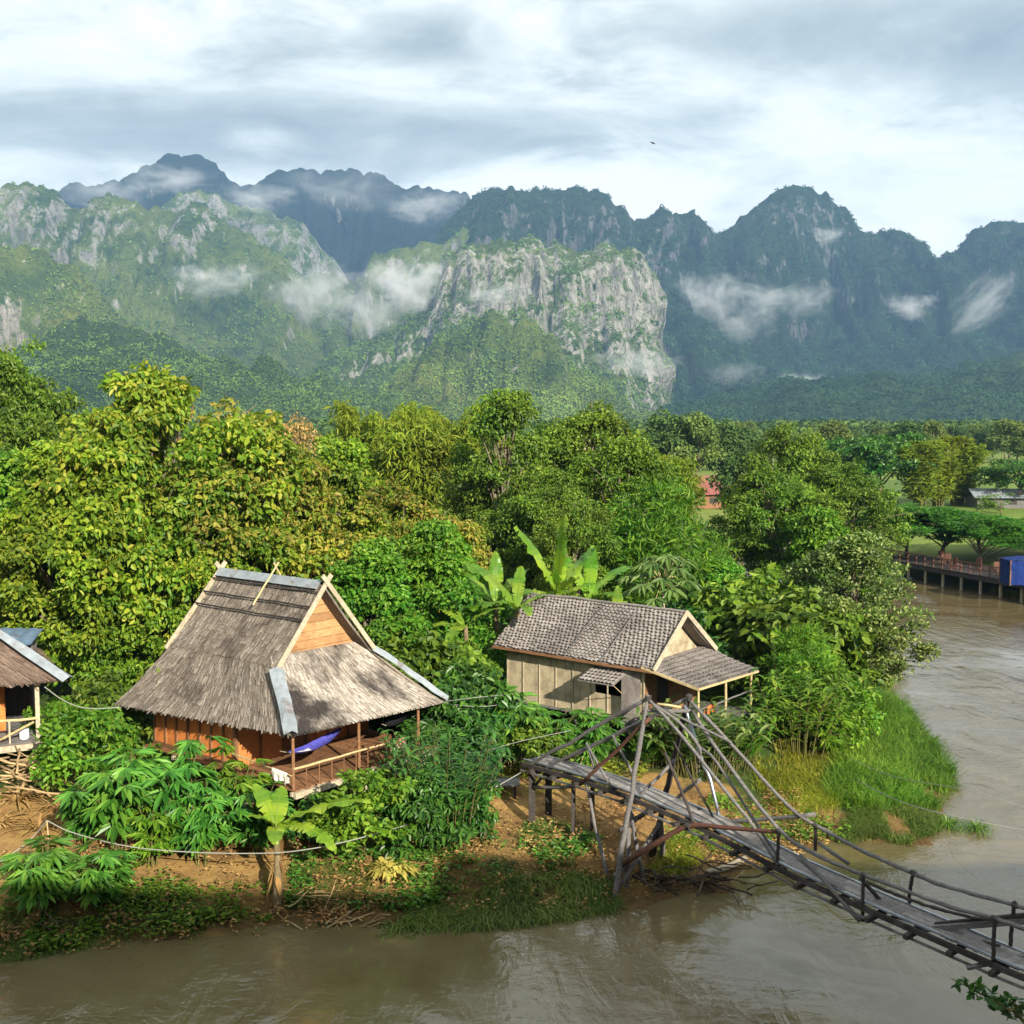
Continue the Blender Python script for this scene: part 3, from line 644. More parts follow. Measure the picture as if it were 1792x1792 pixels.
plume('col_a', 'columnar_bamboo', 105, 11, 2.2, 40, LM['bamboo'], 190, .75, .2, narrow=True)

# ------------------------------------------------------------------ plants with hand-built leaves
def palmate(mb, C, D, size, k=7, spread=2.5, W=.19, droop=.2):
    """hand-shaped leaves: k narrow leaflets fanned round the stalk end"""
    n = len(C); D = unit(D)
    up = np.array([0, 0, 1.0]); S = unit(np.cross(D, up)); N = unit(np.cross(S, D))
    for j in range(k):
        f = (j / (k - 1) - .5) * spread
        dd = unit(D * math.cos(f) + S * math.sin(f) + rng.normal(size=(n, 3)) * .08 - N * .06)
        L = size * (1 - .35 * abs(f) / (spread / 2)) * rng.uniform(.85, 1.15, n)
        leaves(mb, C, dd, N + rng.normal(size=(n, 3)) * .15, L, L * W * 1.3, 'hex', droop, .12)
def cassava(key, name, seed, H, n_stem, leaves_n, size, mat, spread=.9, k=7):
    global rng; rng = np.random.default_rng(seed)
    st, lf = MB(), MB()
    for s in range(n_stem):
        a = rng.uniform(0, 2 * PI); top = np.array([math.cos(a) * spread * rng.uniform(.2, 1), math.sin(a) * spread * rng.uniform(.2, 1), H * rng.uniform(.7, 1)])
        c = curve([[math.cos(a) * .1, math.sin(a) * .1, -.2], top * [.4, .4, .5] + rng.normal(size=3) * .06, top], 8)
        tube(st, c, np.linspace(.03, .012, len(c)), 5, False)
        n = leaves_n; q = rng.uniform(.3, 1.0, n)
        p = np.stack([np.interp(q, np.linspace(0, 1, len(c)), c[:, j]) for j in range(3)], 1)
        az = rng.uniform(0, 2 * PI, n); pet = np.stack([np.cos(az), np.sin(az), rng.uniform(-.1, .75, n)], 1) * (rng.uniform(.25, .5, n) * size * 1.1)[:, None]
        for i in range(n): tube(st, [p[i], p[i] + pet[i]], [.006, .004], 3, False)
        D = unit(np.stack([np.cos(az), np.sin(az), rng.uniform(-.5, .2, n)], 1))
        palmate(lf, p + pet, D, size * rng.uniform(.7, 1.15, n), k)
    PROTO[key] = dict(name=name, H=H * 1.05, parts=[('stems', st.mesh('stems', smooth=True), M_STEM), ('leaves', lf.mesh('leaves'), mat)])
cassava('cas_a', 'cassava_shrub', 111, 2.4, 8, 15, .52, LM['cass'])
cassava('cas_b', 'cassava_shrub', 113, 2.2, 7, 15, .54, LM['cass'], 1.0)
cassava('cas_c', 'cassava_shrub', 115, 2.3, 7, 15, .50, LM['fresh'])

def lance(key, name, seed, H, n_stem, n_leaf, L, W, mat, spread=.8):
    """ginger-like: leaning stems with long leaves on both sides"""
    global rng; rng = np.random.default_rng(seed)
    st, lf = MB(), MB()
    for s in range(n_stem):
        a = rng.uniform(0, 2 * PI); r = spread * math.sqrt(rng.random())
        b = np.array([math.cos(a) * r * .5, math.sin(a) * r * .5, -.1]); tp = b * [2.4, 2.4, 0] + [0, 0, H * rng.uniform(.6, 1)]
        c = curve([b, (b + tp) / 2 + [0, 0, .15 * H], tp], 8); tube(st, c, np.linspace(.018, .006, len(c)), 4, False)
        n = n_leaf; q = np.linspace(.3, 1, n)
        p = np.stack([np.interp(q, np.linspace(0, 1, len(c)), c[:, j]) for j in range(3)], 1)
        az = a + PI / 2 + np.where(np.arange(n) % 2, 0, PI) + rng.normal(size=n) * .4
        D = np.stack([np.cos(az), np.sin(az), rng.uniform(.3, 1.0, n)], 1); N = np.stack([-np.cos(az) * .4, -np.sin(az) * .4, np.ones(n)], 1)
        leaves(lf, p, unit(D), N, L * rng.uniform(.7, 1.2, n), W, 'blade', .55)
    PROTO[key] = dict(name=name, H=H * 1.1, parts=[('stems', st.mesh('stems', smooth=True), M_STEM), ('leaves', lf.mesh('leaves'), mat)])
lance('gin_a', 'ginger_plant', 121, 2.0, 40, 9, .55, .085, LM['fresh'], 1.1)
lance('gin_b', 'ginger_plant', 123, 1.8, 34, 9, .50, .075, LM['light'], 1.1)
lance('gin_c', 'reedy_shrub', 125, 2.8, 44, 12, .5, .07, LM['deep'], 1.2)

def banana_leaf(mb, base, az, el, L, W, droop, tear=.0, seg=14):
    t = np.linspace(0, 1, seg + 1)
    h = np.array([math.cos(az), math.sin(az), 0]); s = np.array([-math.sin(az), math.cos(az), 0])
    e = el - droop * t ** 1.3; dl = L / seg
    pts = [np.asarray(base, float)]
    for i in range(seg): pts.append(pts[-1] + (h * math.cos(e[i]) + np.array([0, 0, 1]) * math.sin(e[i])) * dl)
    pts = np.array(pts)
    wdt = W * np.where(t < .12, t / .12 * .25 + .05, np.sin(PI * np.clip((t - .04) / .98, 0, 1)) ** .55) * .5
    nrm = np.stack([-h[None, :] * np.sin(e)[:, None] + np.array([0, 0, 1]) * np.cos(e)[:, None]])[0]
    rows = []
    for k in (-1, -.5, 0, .5, 1):
        wv = rng.normal(size=seg + 1) * .02 * abs(k) * L
        rows.append(pts + s * (wdt * k)[:, None] + nrm * (abs(k) * wdt * .35 - k * k * wdt * .35)[:, None] + nrm * wv[:, None])
    V = np.stack(rows, 1)
    for i in range(seg):                       # blade in strips, some split along the veins
        Q = V[i:i + 2].copy(); d = V[i + 1, 2] - V[i, 2]
        for c_ in (0, 4):
            e0 = 0 if rng.random() < .6 else rng.uniform(.1, .4); Q[0, c_] += d * e0 * .6; Q[1, c_] -= d * e0; Q[:, c_, 2] -= e0 * W * .25 * rng.random()
        gridmesh(mb, Q)
    tube(mb, pts + nrm * .008, np.linspace(.022, .004, seg + 1), 5, False)
def banana_plant(name, label, base, H, leafs, group=None, r=.11, dead=True, cat='banana plant', seed=1):
    """leafs: (azimuth, elevation, length, width, droop)"""
    global rng; rng = np.random.default_rng(seed)
    o = empty(name, label, cat, base, group)
    st = MB(); c = curve([[0, 0, -.2], [.03, .02, H * .5], [0, 0, H]], 10)
    tube(st, c, np.linspace(r * 1.25, r * .7, len(c)) * (1 + .08 * rng.normal(size=len(c))), 9)
    obj('trunk', st, M_BTRUNK, o, smooth=True)
    for a in leafs:
        lf = MB(); banana_leaf(lf, (0, 0, H - .05), *a); obj('leaf', lf, LM['banana'], o, smooth=True)
    if dead:
        dd = MB()
        for k in range(9):
            z = rng.uniform(.35, .95) * H; a = rng.uniform(0, 2 * PI)
            leaves(dd, np.array([[math.cos(a) * r * .8, math.sin(a) * r * .8, z]]), np.array([[math.cos(a) * .35, math.sin(a) * .35, -1.0]]), np.array([[math.cos(a), math.sin(a), .3]]), rng.uniform(.4, .8), .16, 'blade', .1)
        obj('dead_leaves', dd, LM['dry'], o)
    return o
M_BTRUNK = wood_mat('banana_trunk', (.085, .06, .03), (.22, .17, .09), (3, 3, 1), .8, .1)

used = set()
def place(key, u, Y, vtop, label, cat, group=None, rot=None, z=None, wide=1.0, base=None):
    """plant a copy so that its top shows at (u, vtop) from the bank, at distance Y; wide stretches it sideways"""
    pr = PROTO[key]; p = P(u, vtop, Y)
    zg = gz(p[0], Y) if z is None else z
    s = (p[2] - zg) / pr['H']
    if 'root' not in pr:
        root = empty(pr['name'], label, cat)
        for nm, me, mt in pr['parts']: obj(nm, me, mt, root)
        pr['root'] = root
    else:
        root = copy_tree(pr['root']); 
        for k in ('label', 'category', 'group'):
            if k in root: del root[k]
        tag(root, label, cat)
    if group: tag(root, group=group)
    root.location = (p[0], Y, zg); root.scale = (s * wide, s * wide, s)
    root.rotation_euler = (0, 0, rot if rot is not None else random.uniform(0, 2 * PI))
    return root
# ================================================================== TREES AND SHRUBS WHERE THEY STAND
BT, FT = 'broad-leaved trees behind the thatched hut', 'forest trees in the middle of the valley'
T = 'tree'
place('teak_b', 275, 47, 622, 'tallest yellow-green tree rising behind the thatched hut', T, BT, 0.4, wide=.95)
place('teak_a', 125, 45, 742, 'yellow-green tree left of the tallest one behind the thatched hut', T, BT, 2.0)
place('teak_c', 432, 49, 700, 'yellow-green tree just right of the tallest one behind the hut', T, BT, 1.0)
place('teak_a', 575, 53, 742, 'olive tree behind the gable peak of the thatched hut', T, BT, 4.1)
place('teak_c', 690, 51, 838, 'green tree between the two huts, beside the bamboo', T, BT, 3.0, wide=1.1)
place('teak_b', 30, 48, 890, 'leafy tree behind the leftmost hut roof', T, BT, 5.0, wide=1.15)
place('teak_a', 200, 45, 880, 'hanging leafy tree at the left eave of the thatched hut', T, BT, 5.6, wide=1.0)
place('teak_b', 340, 46, 850, 'tree with a bare trunk showing over the ridge of the thatched hut', T, BT, 1.7)
place('vine_a', 765, 46, 925, 'vine-covered tree left of the big banana leaves', T, BT, 1.1, wide=1.1)
place('vine_a', 640, 43, 960, 'vine-covered tree right behind the gable of the thatched hut', T, BT, 3.3, wide=1.15)
place('vine_a', -5, 47, 812, 'bright green tree cut by the left edge, above the tin roof', T, None, 2.2)
place('dark_b', 18, 60, 590, 'dense dark green tree standing tall at the far left', T, None, .5, wide=.72)
place('open_a', 890, 63, 668, 'tall open-crowned tree with bare limbs, left of the dark dome', T, FT, .3, wide=.95)
place('dark_a', 1030, 74, 692, 'dark rounded treetop behind the middle of the forest', T, FT, 1.2, wide=1.1)
place('dark_b', 1085, 61, 752, 'large mid-green tree behind the papaya', T, FT, 2.6)
place('dark_b', 945, 59, 812, 'mid-green tree behind the big banana plant', T, FT, 4.6, wide=.9)
place('dark_a', 1010, 52, 850, 'smaller tree with a pale trunk behind the bamboo hut', T, FT, 5.1, wide=.8)
place('dark_b', 840, 66, 770, 'mid-green tree below the open-crowned tree', T, FT, .9, wide=.9)
BG = 'bamboo clumps behind the forest'
place('bam_a', 655, 88, 692, 'yellow-green bamboo clump, leftmost of the bamboo behind the trees', 'bamboo', BG, .2)
place('bam_b', 722, 84, 735, 'lower rounded yellow-green bamboo clump between the two taller ones', 'bamboo', BG, 1.2, wide=1.3)
place('bam_a', 790, 86, 686, 'tall yellow-green bamboo clump left of the open-crowned tree', 'bamboo', BG, 2.6, wide=1.0)
place('bam_b', 1165, 80, 790, 'yellow-green bamboo behind the red-roofed house', 'bamboo', BG, 4.0)
place('feather_a', 1165, 54, 880, 'feathery bright green bush between the papaya and the right-hand trees', 'bush', None, 1.0, wide=1.1)
RT = 'trees on the right behind the sandy point'
place('dark_b', 1388, 86, 736, 'tall light green tree right of the red roof', T, RT, 1.4, wide=.85)
place('dark_a', 1340, 66, 800, 'rounded dark tree in front of the red roof', T, RT, 3.4, wide=1.15)
place('dark_b', 1480, 82, 800, 'olive tree left of the columnar bamboo', T, RT, 5.4, wide=.9)
place('vine_a', 1440, 62, 900, 'light green tree behind the riverside tree', T, RT, .6, wide=1.0)
place('river_a', 1500, 49, 925, 'pale-tipped tree leaning over the river bend', T, None, .8, wide=1.14)
place('bush_b', 1330, 50, 1010, 'dark shrub in the shade under the rounded tree', 'shrub', 'shrubs behind the bamboo hut', 1.0, wide=1.3)
place('vine_a', 1265, 52, 985, 'shaded leafy tree right of the papaya', T, RT, 4.4, wide=1.1)
place('bush_b', 1400, 47, 1045, 'dark shrub left under the riverside tree', 'shrub', 'shrubs behind the bamboo hut', 2.2, wide=1.3)
UT = 'umbrella trees on the restaurant lawn'
place('umb_a', 1652, 97, 866, 'broad umbrella tree on the lawn behind the river terrace, leftmost', T, UT, .4, wide=2.0)
place('umb_b', 1722, 93, 905, 'thin-trunked umbrella tree left of the blue tarp', T, UT, 1.9, wide=1.8)
place('umb_a', 1800, 96, 890, 'umbrella tree cut by the right edge above the blue tarp', T, UT, 3.1, wide=1.9)
place('umb_b', 1585, 101, 880, 'umbrella tree half hidden behind the riverside tree', T, UT, 5.0, wide=1.8)
CB = 'columnar bamboo beyond the lawn'
place('col_a', 1612, 150, 770, 'left column of the feathery bamboo beyond the lawn', 'bamboo', CB, .4, wide=1.9)
place('col_a', 1643, 153, 778, 'middle column of the feathery bamboo beyond the lawn', 'bamboo', CB, 1.7, wide=1.6)
place('col_a', 1680, 156, 765, 'right column of the feathery bamboo beyond the lawn', 'bamboo', CB, 2.9, wide=1.9)
place('spread_a', 1545, 152, 752, 'dark spreading tree left of the columnar bamboo', T, None, .3)
place('spread_a', 1785, 150, 800, 'dark tree by the grey roof at the right edge', T, None, 2.3)
place('bush_d', 1752, 140, 862, 'leafy bush in front of the grey-roofed house', 'bush', None, 1.5, wide=2.2)
place('bush_d', 1214, 138, 858, 'leafy bush in front of the red-roofed house', 'bush', None, 1.5, wide=1.8)
place('far_2', 1300, 118, 795, 'light green tree beside the field behind the red roof', T, None, .5)
FG = 'distant trees across the valley floor'
FL = 'small distant tree at the foot of the mountains'
place('far_0', 1172, 190, 722, 'dark distant tree standing left of the valley field', T, None, .3, wide=1.1)
place('far_1', 1222, 186, 726, 'paler rounded distant tree at the edge of the valley field', T, None, 1.3, wide=.9)
place('far_0', 1268, 200, 738, 'dark distant tree right of the paler rounded one', T, None, 2.3)
place('far_2', 1306, 205, 750, 'low distant tree at the right end of the valley field', T, None, 3.3)
random.seed(5)
for k in range(70):
    u = random.uniform(-60, 1850) if k > 26 else random.uniform(1400, 1840); Y = random.uniform(240, 420)
    H = random.uniform(6, 11); v = HOR - (2.6 + H - CAM_H) / Y * FOC
    place('far_%d' % random.choice((0, 1, 1, 2)), u, Y, v, FL, T, FG, wide=random.uniform(.9, 1.4))
proto_tree('dead_a', 'withered_tree', 9.0, .14, LM['dry'], n_limb=40, lobes=lobes_rand(201, 5, 2.0, 4.0, 8.2, (.4, .6)), n_clump=46, clump_r=.42, lpc=34, L=.16, W=.09, shape='hex', seed=203)
place('dead_a', 492, 57, 684, 'withered brown tree sticking up over the yellow-green trees', T, None, .4, wide=.8)
place('dead_a', 300, 49, 632, 'withered brown treetop beside the tallest yellow-green tree', T, None, 2.4, wide=.5)
# the wood that closes the valley floor under the cliffs reads as one mass
global_rng = np.random.default_rng(77)
n = 5200; fy = global_rng.uniform(430, 1150, n); fx = (global_rng.uniform(-200, 2000, n) - 896) / FOC * fy
rng = global_rng
rr_ = global_rng.uniform(3, 7, n); fz = ground_z(fx, fy)
mbw = MB(); per = 26
idx = np.repeat(np.arange(n), per); q = rdir(len(idx)); q[:, 2] = np.abs(q[:, 2])
p_ = np.stack([fx[idx], fy[idx], fz[idx] + rr_[idx] * .6], 1) + q * rr_[idx][:, None] * np.array([1, 1, 1.1])
leaves(mbw, p_, np.cross(q, rdir(len(idx))), q, 2.6, 2.2, 'diamond', .1)
tag(obj('forest', mbw, LM['far']), 'belt of woodland at the foot of the mountains', 'forest', kind='stuff')
# ================================================================== BUILDING MATERIALS
def thatch_mat(name, cols, dirt=(.03, .026, .022), dirtmix=.7, ds=.55, rng_=(.5, .64)):
    t = NT(name); co = t.coord('Object')
    g = t.n('NewGeometry').outputs['Random Per Island']
    c = t.ramp(g, [(i / (len(cols) - 1), q) for i, q in enumerate(cols)])
    n = t.noise(co, ds, 5, .65, .4)
    c = t.mix(t.n('MapRange', {0: n, 1: rng_[0], 2: rng_[1], 3: 0.0, 4: dirtmix}).outputs[0], c, dirt)
    f = t.noise(co, 14, 4, .7)
    c = t.n('HueSaturation', {'Value': t.n('MapRange', {0: f, 1: .25, 2: .75, 3: .65, 4: 1.3}).outputs[0], 'Color': c}).outputs[0]
    return t.finish(c, .9, .12, t.bump(f, .6, .03))
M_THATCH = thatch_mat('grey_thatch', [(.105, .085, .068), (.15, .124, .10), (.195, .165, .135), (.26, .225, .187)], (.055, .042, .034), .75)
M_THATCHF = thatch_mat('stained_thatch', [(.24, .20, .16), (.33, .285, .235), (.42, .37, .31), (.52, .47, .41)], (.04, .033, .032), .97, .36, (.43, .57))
M_THATCHB = thatch_mat('brown_thatch', [(.10, .068, .05), (.15, .105, .08), (.21, .155, .12)], (.05, .035, .026), .6)
M_SHINGLE = thatch_mat('bamboo_shingles', [(.165, .145, .132), (.195, .173, .158), (.225, .202, .186), (.25, .227, .21)], (.08, .068, .062), .65, .8, (.46, .64))
M_PALEW = wood_mat('pale_boards', (.28, .23, .16), (.48, .41, .30), (2, 2, 2), .75, .15)
M_ORANGE = wood_mat('orange_boards', (.36, .12, .034), (.54, .22, .07), (2, 2, 6), .6, .3, .3)
M_TAN = wood_mat('tan_gable_boards', (.27, .135, .06), (.46, .27, .125), (1, 1, 8), .75, .3)
M_BROWN = wood_mat('brown_timber', (.14, .065, .03), (.27, .14, .07), (2, 2, 6), .7, .3)
M_BAMB = wood_mat('bamboo_poles', (.36, .27, .13), (.52, .41, .22), (2, 2, 2), .6, .2, .3)
M_GREYW = wood_mat('weathered_grey_timber', (.072, .067, .065), (.19, .178, .17), (2, 2, 9), .8, .35)
M_DARKW = wood_mat('dark_timber', (.025, .021, .019), (.065, .055, .05), (2, 2, 6), .75, .35)
M_REDW = wood_mat('red_brown_timber', (.07, .032, .022), (.14, .065, .045), (2, 2, 6), .75, .3)
def metal_mat(name, c, rough=.45, metal=.55):
    t = NT(name); co = t.coord('Object'); n = t.noise(co, 3.0, 5, .6)
    cc = t.mix(t.n('MapRange', {0: n, 1: .35, 2: .7}).outputs[0], c, tuple(q * .62 for q in c))
    ru = t.noise(co, 1.7, 6, .7, .5)
    cc = t.mix(t.n('MapRange', {0: ru, 1: .54, 2: .66, 3: 0.0, 4: .75}).outputs[0], cc, (.13, .085, .06))
    return t.finish(cc, rough, .35, t.bump(t.math('ADD', n, ru), .35, .03), metal)
M_TIN = metal_mat('grey_tin_flashing', (.30, .335, .36), .55, .2); M_TINB = metal_mat('blue_grey_tin', (.17, .25, .35))
M_STEEL = metal_mat('galvanised_channel', (.36, .39, .43), .35, .7)
def weave_mat(name, c1, c2, sc=16, rot=.785):
    t = NT(name); co = t.coord('Object')
    a = t.n('TexWave', {'Vector': t.scale(co, (1, 1, 1), (0, rot, .6)), 'Scale': sc * .35, 'Distortion': 1.0}).outputs['Fac']
    b = t.n('TexChecker', {'Vector': t.scale(co, (1, 1, 1), (0, rot, .6)), 'Scale': sc}).outputs['Fac']
    n = t.noise(co, 2.2, 4, .6)
    f = t.math('ADD', t.math('MULTIPLY', a, .5), t.math('MULTIPLY', b, .3))
    c = t.mix(f, c1, c2)
    c = t.mix(t.n('MapRange', {0: n, 1: .45, 2: .70, 3: 0.0, 4: .75}).outputs[0], c, tuple(q * .45 for q in c1))
    return t.finish(c, .8, .2, t.bump(f, .4, .01))
M_WEAVE = weave_mat('orange_woven_bamboo', (.50, .145, .036), (.72, .27, .07)); M_WEAVEP = weave_mat('pale_woven_bamboo', (.36, .29, .18), (.57, .49, .34))
M_INSIDE = NT('dim_interior_wood').finish((.10, .06, .035), .9, .1)
def cloth_mat(name, c, c2=None, scale=9):
    t = NT(name); co = t.coord('Object')
    n = t.noise(co, 6, 3, .6)
    col = t.mix(t.n('MapRange', {0: n, 1: .35, 2: .65}).outputs[0], c, c2 or tuple(q * .7 for q in c))
    return t.finish(col, .85, .15, t.bump(n, .3, .02))

def patch(P00, P10, P01, P11, sag=0.0):
    """bilinear roof patch: u along the eave, v from eave to ridge"""
    A = [np.asarray(q, float) for q in (P00, P10, P01, P11)]
    nrm = unit(np.cross(A[1] - A[0] + A[3] - A[2], A[2] - A[0] + A[3] - A[1]))
    if nrm[2] < 0: nrm = -nrm
    def f(u, v):
        u = np.asarray(u, float)[..., None]; v = np.asarray(v, float)[..., None]
        p = (A[0] * (1 - u) + A[1] * u) * (1 - v) + (A[2] * (1 - u) + A[3] * u) * v
        return p - nrm * sag * np.sin(PI * v)
    return f, nrm
def thatch(mb, pt, courses=14, w=.036, rag=.85, thick=.07, lift=.034, under=True):
    f, nrm = pt
    L0 = np.linalg.norm(f(1, 0) - f(0, 0)); L1 = np.linalg.norm(f(1, 1) - f(0, 1))
    if under:
        uu, vv = np.meshgrid(np.linspace(0, 1, 12), np.linspace(0, 1, 9), indexing='ij')
        T = f(uu, vv) - nrm * .005
        gridmesh(mb, T); gridmesh(mb, (T - nrm * thick)[::-1])
        for e in (T[:, 0], T[:, -1], T[0], T[-1]): gridmesh(mb, np.stack([e, e - nrm * thick], 0))
    dv = 1.0 / courses
    for j in range(courses):
        Lw = L0 + (L1 - L0) * (j * dv); n = max(4, int(Lw / w))
        u0 = np.linspace(0, 1, n + 1)[:-1] + rng.uniform(-.25, .25, n) / n
        u0 = np.clip(u0, 0, 1); u1 = np.clip(u0 + 1.15 / n * rng.uniform(.7, 1.3, n), 0, 1)
        ex = rng.random(n) ** 3
        vb = j * dv - dv * rag * (.15 + .85 * ex) * (1.0 if j else .45); vt = np.clip(j * dv + dv * 1.25, 0, 1) * np.ones(n)
        hb = lift * rng.uniform(.35, 1.2, n)
        if j == 0: hb = hb * 1.4; vb = vb - dv * .2 * ex
        sk = rng.normal(size=n) * .12 / n
        a = f(u0 + sk, vb) + nrm * hb[:, None]; b = f(u1 + sk, vb + rng.uniform(-.12, .12, n) * dv) + nrm * (hb + rng.uniform(-.02, .02, n))[:, None]
        c = f(u1, vt) + nrm * .006; d = f(u0, vt) + nrm * .006
        V = np.stack([a, b, c, d], 1).reshape(-1, 3)
        mb.add(V, np.arange(n)[:, None] * 4 + np.array([0, 1, 2, 3]))
def strip(mb, a, b, side, w=.22, up=.03, fold=.5, seg=6):
    """folded sheet-metal strip from a to b; side = unit vector across"""
    a, b, side = map(lambda q: np.asarray(q, float), (a, b, side))
    t = np.linspace(0, 1, seg + 1)[:, None]; c = a + (b - a) * t
    d = unit(b - a); n = np.cross(d, side); n = n if n[2] > 0 else -n
    rows = [c - side * w - n * w * fold + n * up, c + n * up * 1.4, c + side * w - n * w * fold + n * up]
    for r in rows: r += rng.normal(size=r.shape) * .016
    gridmesh(mb, np.stack(rows, 1)); gridmesh(mb, np.stack([r - n * .006 for r in rows], 1)[::-1])
BW_FIX = 1
def board_wall(mb, a, b, z0, z1, n, t=.04, gap=.012, nrm=None):
    """upright boards side by side from a to b (xy)"""
    a, b = np.asarray(a, float), np.asarray(b, float)
    for i in range(n):
        p = a + (b - a) * (i / n); q = a + (b - a) * ((i + 1) / n); d = unit(q - p) * gap
        jit = rng.uniform(-.006, .006); nn = np.array([-(q - p)[1], (q - p)[0]]); nn = nn / np.linalg.norm(nn) * jit
        p, q = p + d + nn, q - d + nn
        zz0 = z0 if np.isscalar(z0) else z0(i / n); zz1 = z1 if np.isscalar(z1) else z1((i + .5) / n)
        m = (np.r_[p, (zz0 + zz1) / 2] + np.r_[q, (zz0 + zz1) / 2]) / 2
        e = unit(np.r_[q - p, 0]); L = np.linalg.norm(q - p); f = np.array([-e[1], e[0], 0])
        V = []
        for z in (zz0, zz1):
            for sx, sy in ((-1, -1), (1, -1), (1, 1), (-1, 1)): V.append(np.r_[m[:2], z] + e * sx * L / 2 + f * sy * t / 2)
        mb.add(V, BOXF)

# ================================================================== THE THATCHED HUT
rng = np.random.default_rng(200)
O1 = np.array([-5.64, 28.7]); E1 = unit(np.array([-.777, .629])); E2 = unit(np.array([.629, .777]))
K1, K2, K3 = 1.10, 1.05, 1.16                # farther and bigger by this much than the first survey of the photo
def h1(s, t, z): q = O1 + E1 * s + E2 * t; return CAMP + (np.array([q[0], q[1], z]) - CAMP) * K1
Z1 = lambda z: CAM_H + (z - CAM_H) * K1
hb1 = h1(3.5, 2.9, 1.9); hut = empty('thatched_hut', 'stilted hut with a steep grey thatched roof, orange walls and a porch', 'hut', hb1)
def part(nm, mb, mat, par, org, **k): return obj(nm, mb, mat, par, org, **k)
W1, L1 = 5.8, 7.25
apexF, apexB = h1(1.93, 2.9, 8.43), h1(6.63, 2.9, 8.43)
kl0, kl1 = h1(1.93, 1.16, 6.36), h1(6.85, 1.16, 6.36)
kr0, kr1 = h1(1.93, 4.70, 6.30), h1(6.85, 4.70, 6.30)
eB, eA, eC, eD = h1(0, 0, 5.02), h1(L1 + .45, -.25, 4.68), h1(0, W1, 4.80), h1(L1, W1, 4.80)
rb = MB()
thatch(rb, patch(kl0, kl1, apexF, apexB, .05), 11)
thatch(rb, patch(eB, eA, kl0, kl1, .06), 9)
main = part('main_roof', rb, M_THATCH, hut, hb1)
rb2 = MB(); thatch(rb2, patch(kr0, kr1, apexF, apexB, .05), 9); thatch(rb2, patch(eC, eD, kr0, kr1, .06), 7)
part('back_roof', rb2, M_THATCH, hut, hb1)
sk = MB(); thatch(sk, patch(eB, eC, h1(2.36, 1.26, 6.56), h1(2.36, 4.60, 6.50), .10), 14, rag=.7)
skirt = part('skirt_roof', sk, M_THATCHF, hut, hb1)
fl = MB()
n_up = np.array([0, 0, 1.0])
strip(fl, h1(1.80, 1.02, 6.30), h1(-.06, -.05, 5.06), unit(np.cross(n_up, eB - kl0)), .20, .10, .35); part('hip_flashing', fl, M_TIN, skirt, hb1)
fl = MB(); strip(fl, h1(1.9, 4.78, 6.28), h1(-.06, W1 + .05, 4.86), unit(np.cross(n_up, eC - kr0)), .20, .10, .35); part('hip_flashing', fl, M_TIN, skirt, hb1)
fl = MB()
nl = unit(np.cross(apexB - apexF, kl0 - apexF)); nl = nl if nl[2] > 0 else -nl
for s0, s1 in ((2.0, 4.0), (3.96, 6.66)):
    a, b = h1(s0, 2.9, 8.50), h1(s1, 2.9, 8.50); dn = unit(kl0 - apexF)
    V = np.stack([np.stack([a + dn * q + nl * (.07 + rng.uniform(0, .015)), b + dn * q + nl * (.07 + rng.uniform(0, .015))]) for q in (0, .16, .32)])
    gridmesh(fl, V); gridmesh(fl, V[::-1] - nl * .008)
    dr = unit(kr0 - apexF); V = np.stack([np.stack([a + dr * q + np.array([0, 0, .03]), b + dr * q + np.array([0, 0, .03])]) for q in (.02, .2, .4)]); gridmesh(fl, V)
part('ridge_flashing', fl, M_TIN, main, hb1)
pb = MB()
for q in (.36, .90, 1.38):
    a, b = apexF + unit(kl0 - apexF) * q + nl * .10, apexB + unit(kl1 - apexB) * q + nl * .10
    pole(pb, a + unit(b - a) * -.05, b + unit(b - a) * .1, .028, None, .012)
part('roof_batten', pb, M_DARKW, main, hb1)
pb = MB(); a = h1(4.05, 2.9, 8.6) + nl * .12
pole(pb, a - unit(kl0 - apexF) * .32, a + unit(kl0 - apexF) * 1.35, .03, None, .008)
pole(pb, a + np.array([0, 0, .24]), a + unit(kr0 - apexF) * .9, .03, None, .008); part('ridge_pole', pb, M_BAMB, main, hb1)
# barge boards and crossing tips
for ap, l_, r_, s_ in ((apexF, kl0, kr0, -.10), (apexB, kl1, kr1, .08)):
    bb = MB(); sh = np.r_[E1 * s_, 0]
    for foot in (l_, r_):
        d = unit(foot - ap); a = ap - d * .30 + sh + np.array([0, 0, .07]); b = foot + d * .22 + sh + np.array([0, 0, .04])
        beam(bb, a, b, .05, .15, up=np.r_[np.cross(d, np.r_[E1, 0])])
        sh = sh * 1.28
    part('barge_board', bb, M_PALEW, hut, hb1)
# gables
def gable(s, z0, nb, mat, tl=1.25, tr=4.62):
    g = MB()
    zt = lambda t: 8.36 - abs(t - 2.9) * 1.195
    for k in range(nb):
        za, zb = z0 + (8.25 - z0) * k / nb, z0 + (8.25 - z0) * (k + 1) / nb - .012
        half = lambda z: max(.02, (8.32 - z) / 1.195)
        V = []
        for z in (za, zb):
            for sg, ss in ((-1, -.02), (1, -.02), (1, .02), (-1, .02)): V.append(h1(s + ss + .004 * (k % 2), 2.9 + sg * half(z), z))
        g.add(V, BOXF)
    return part('gable_wall', g, mat, hut, hb1)
gable(2.42, 6.35, 8, M_TAN); gable(6.45, 6.05, 8, M_ORANGE)
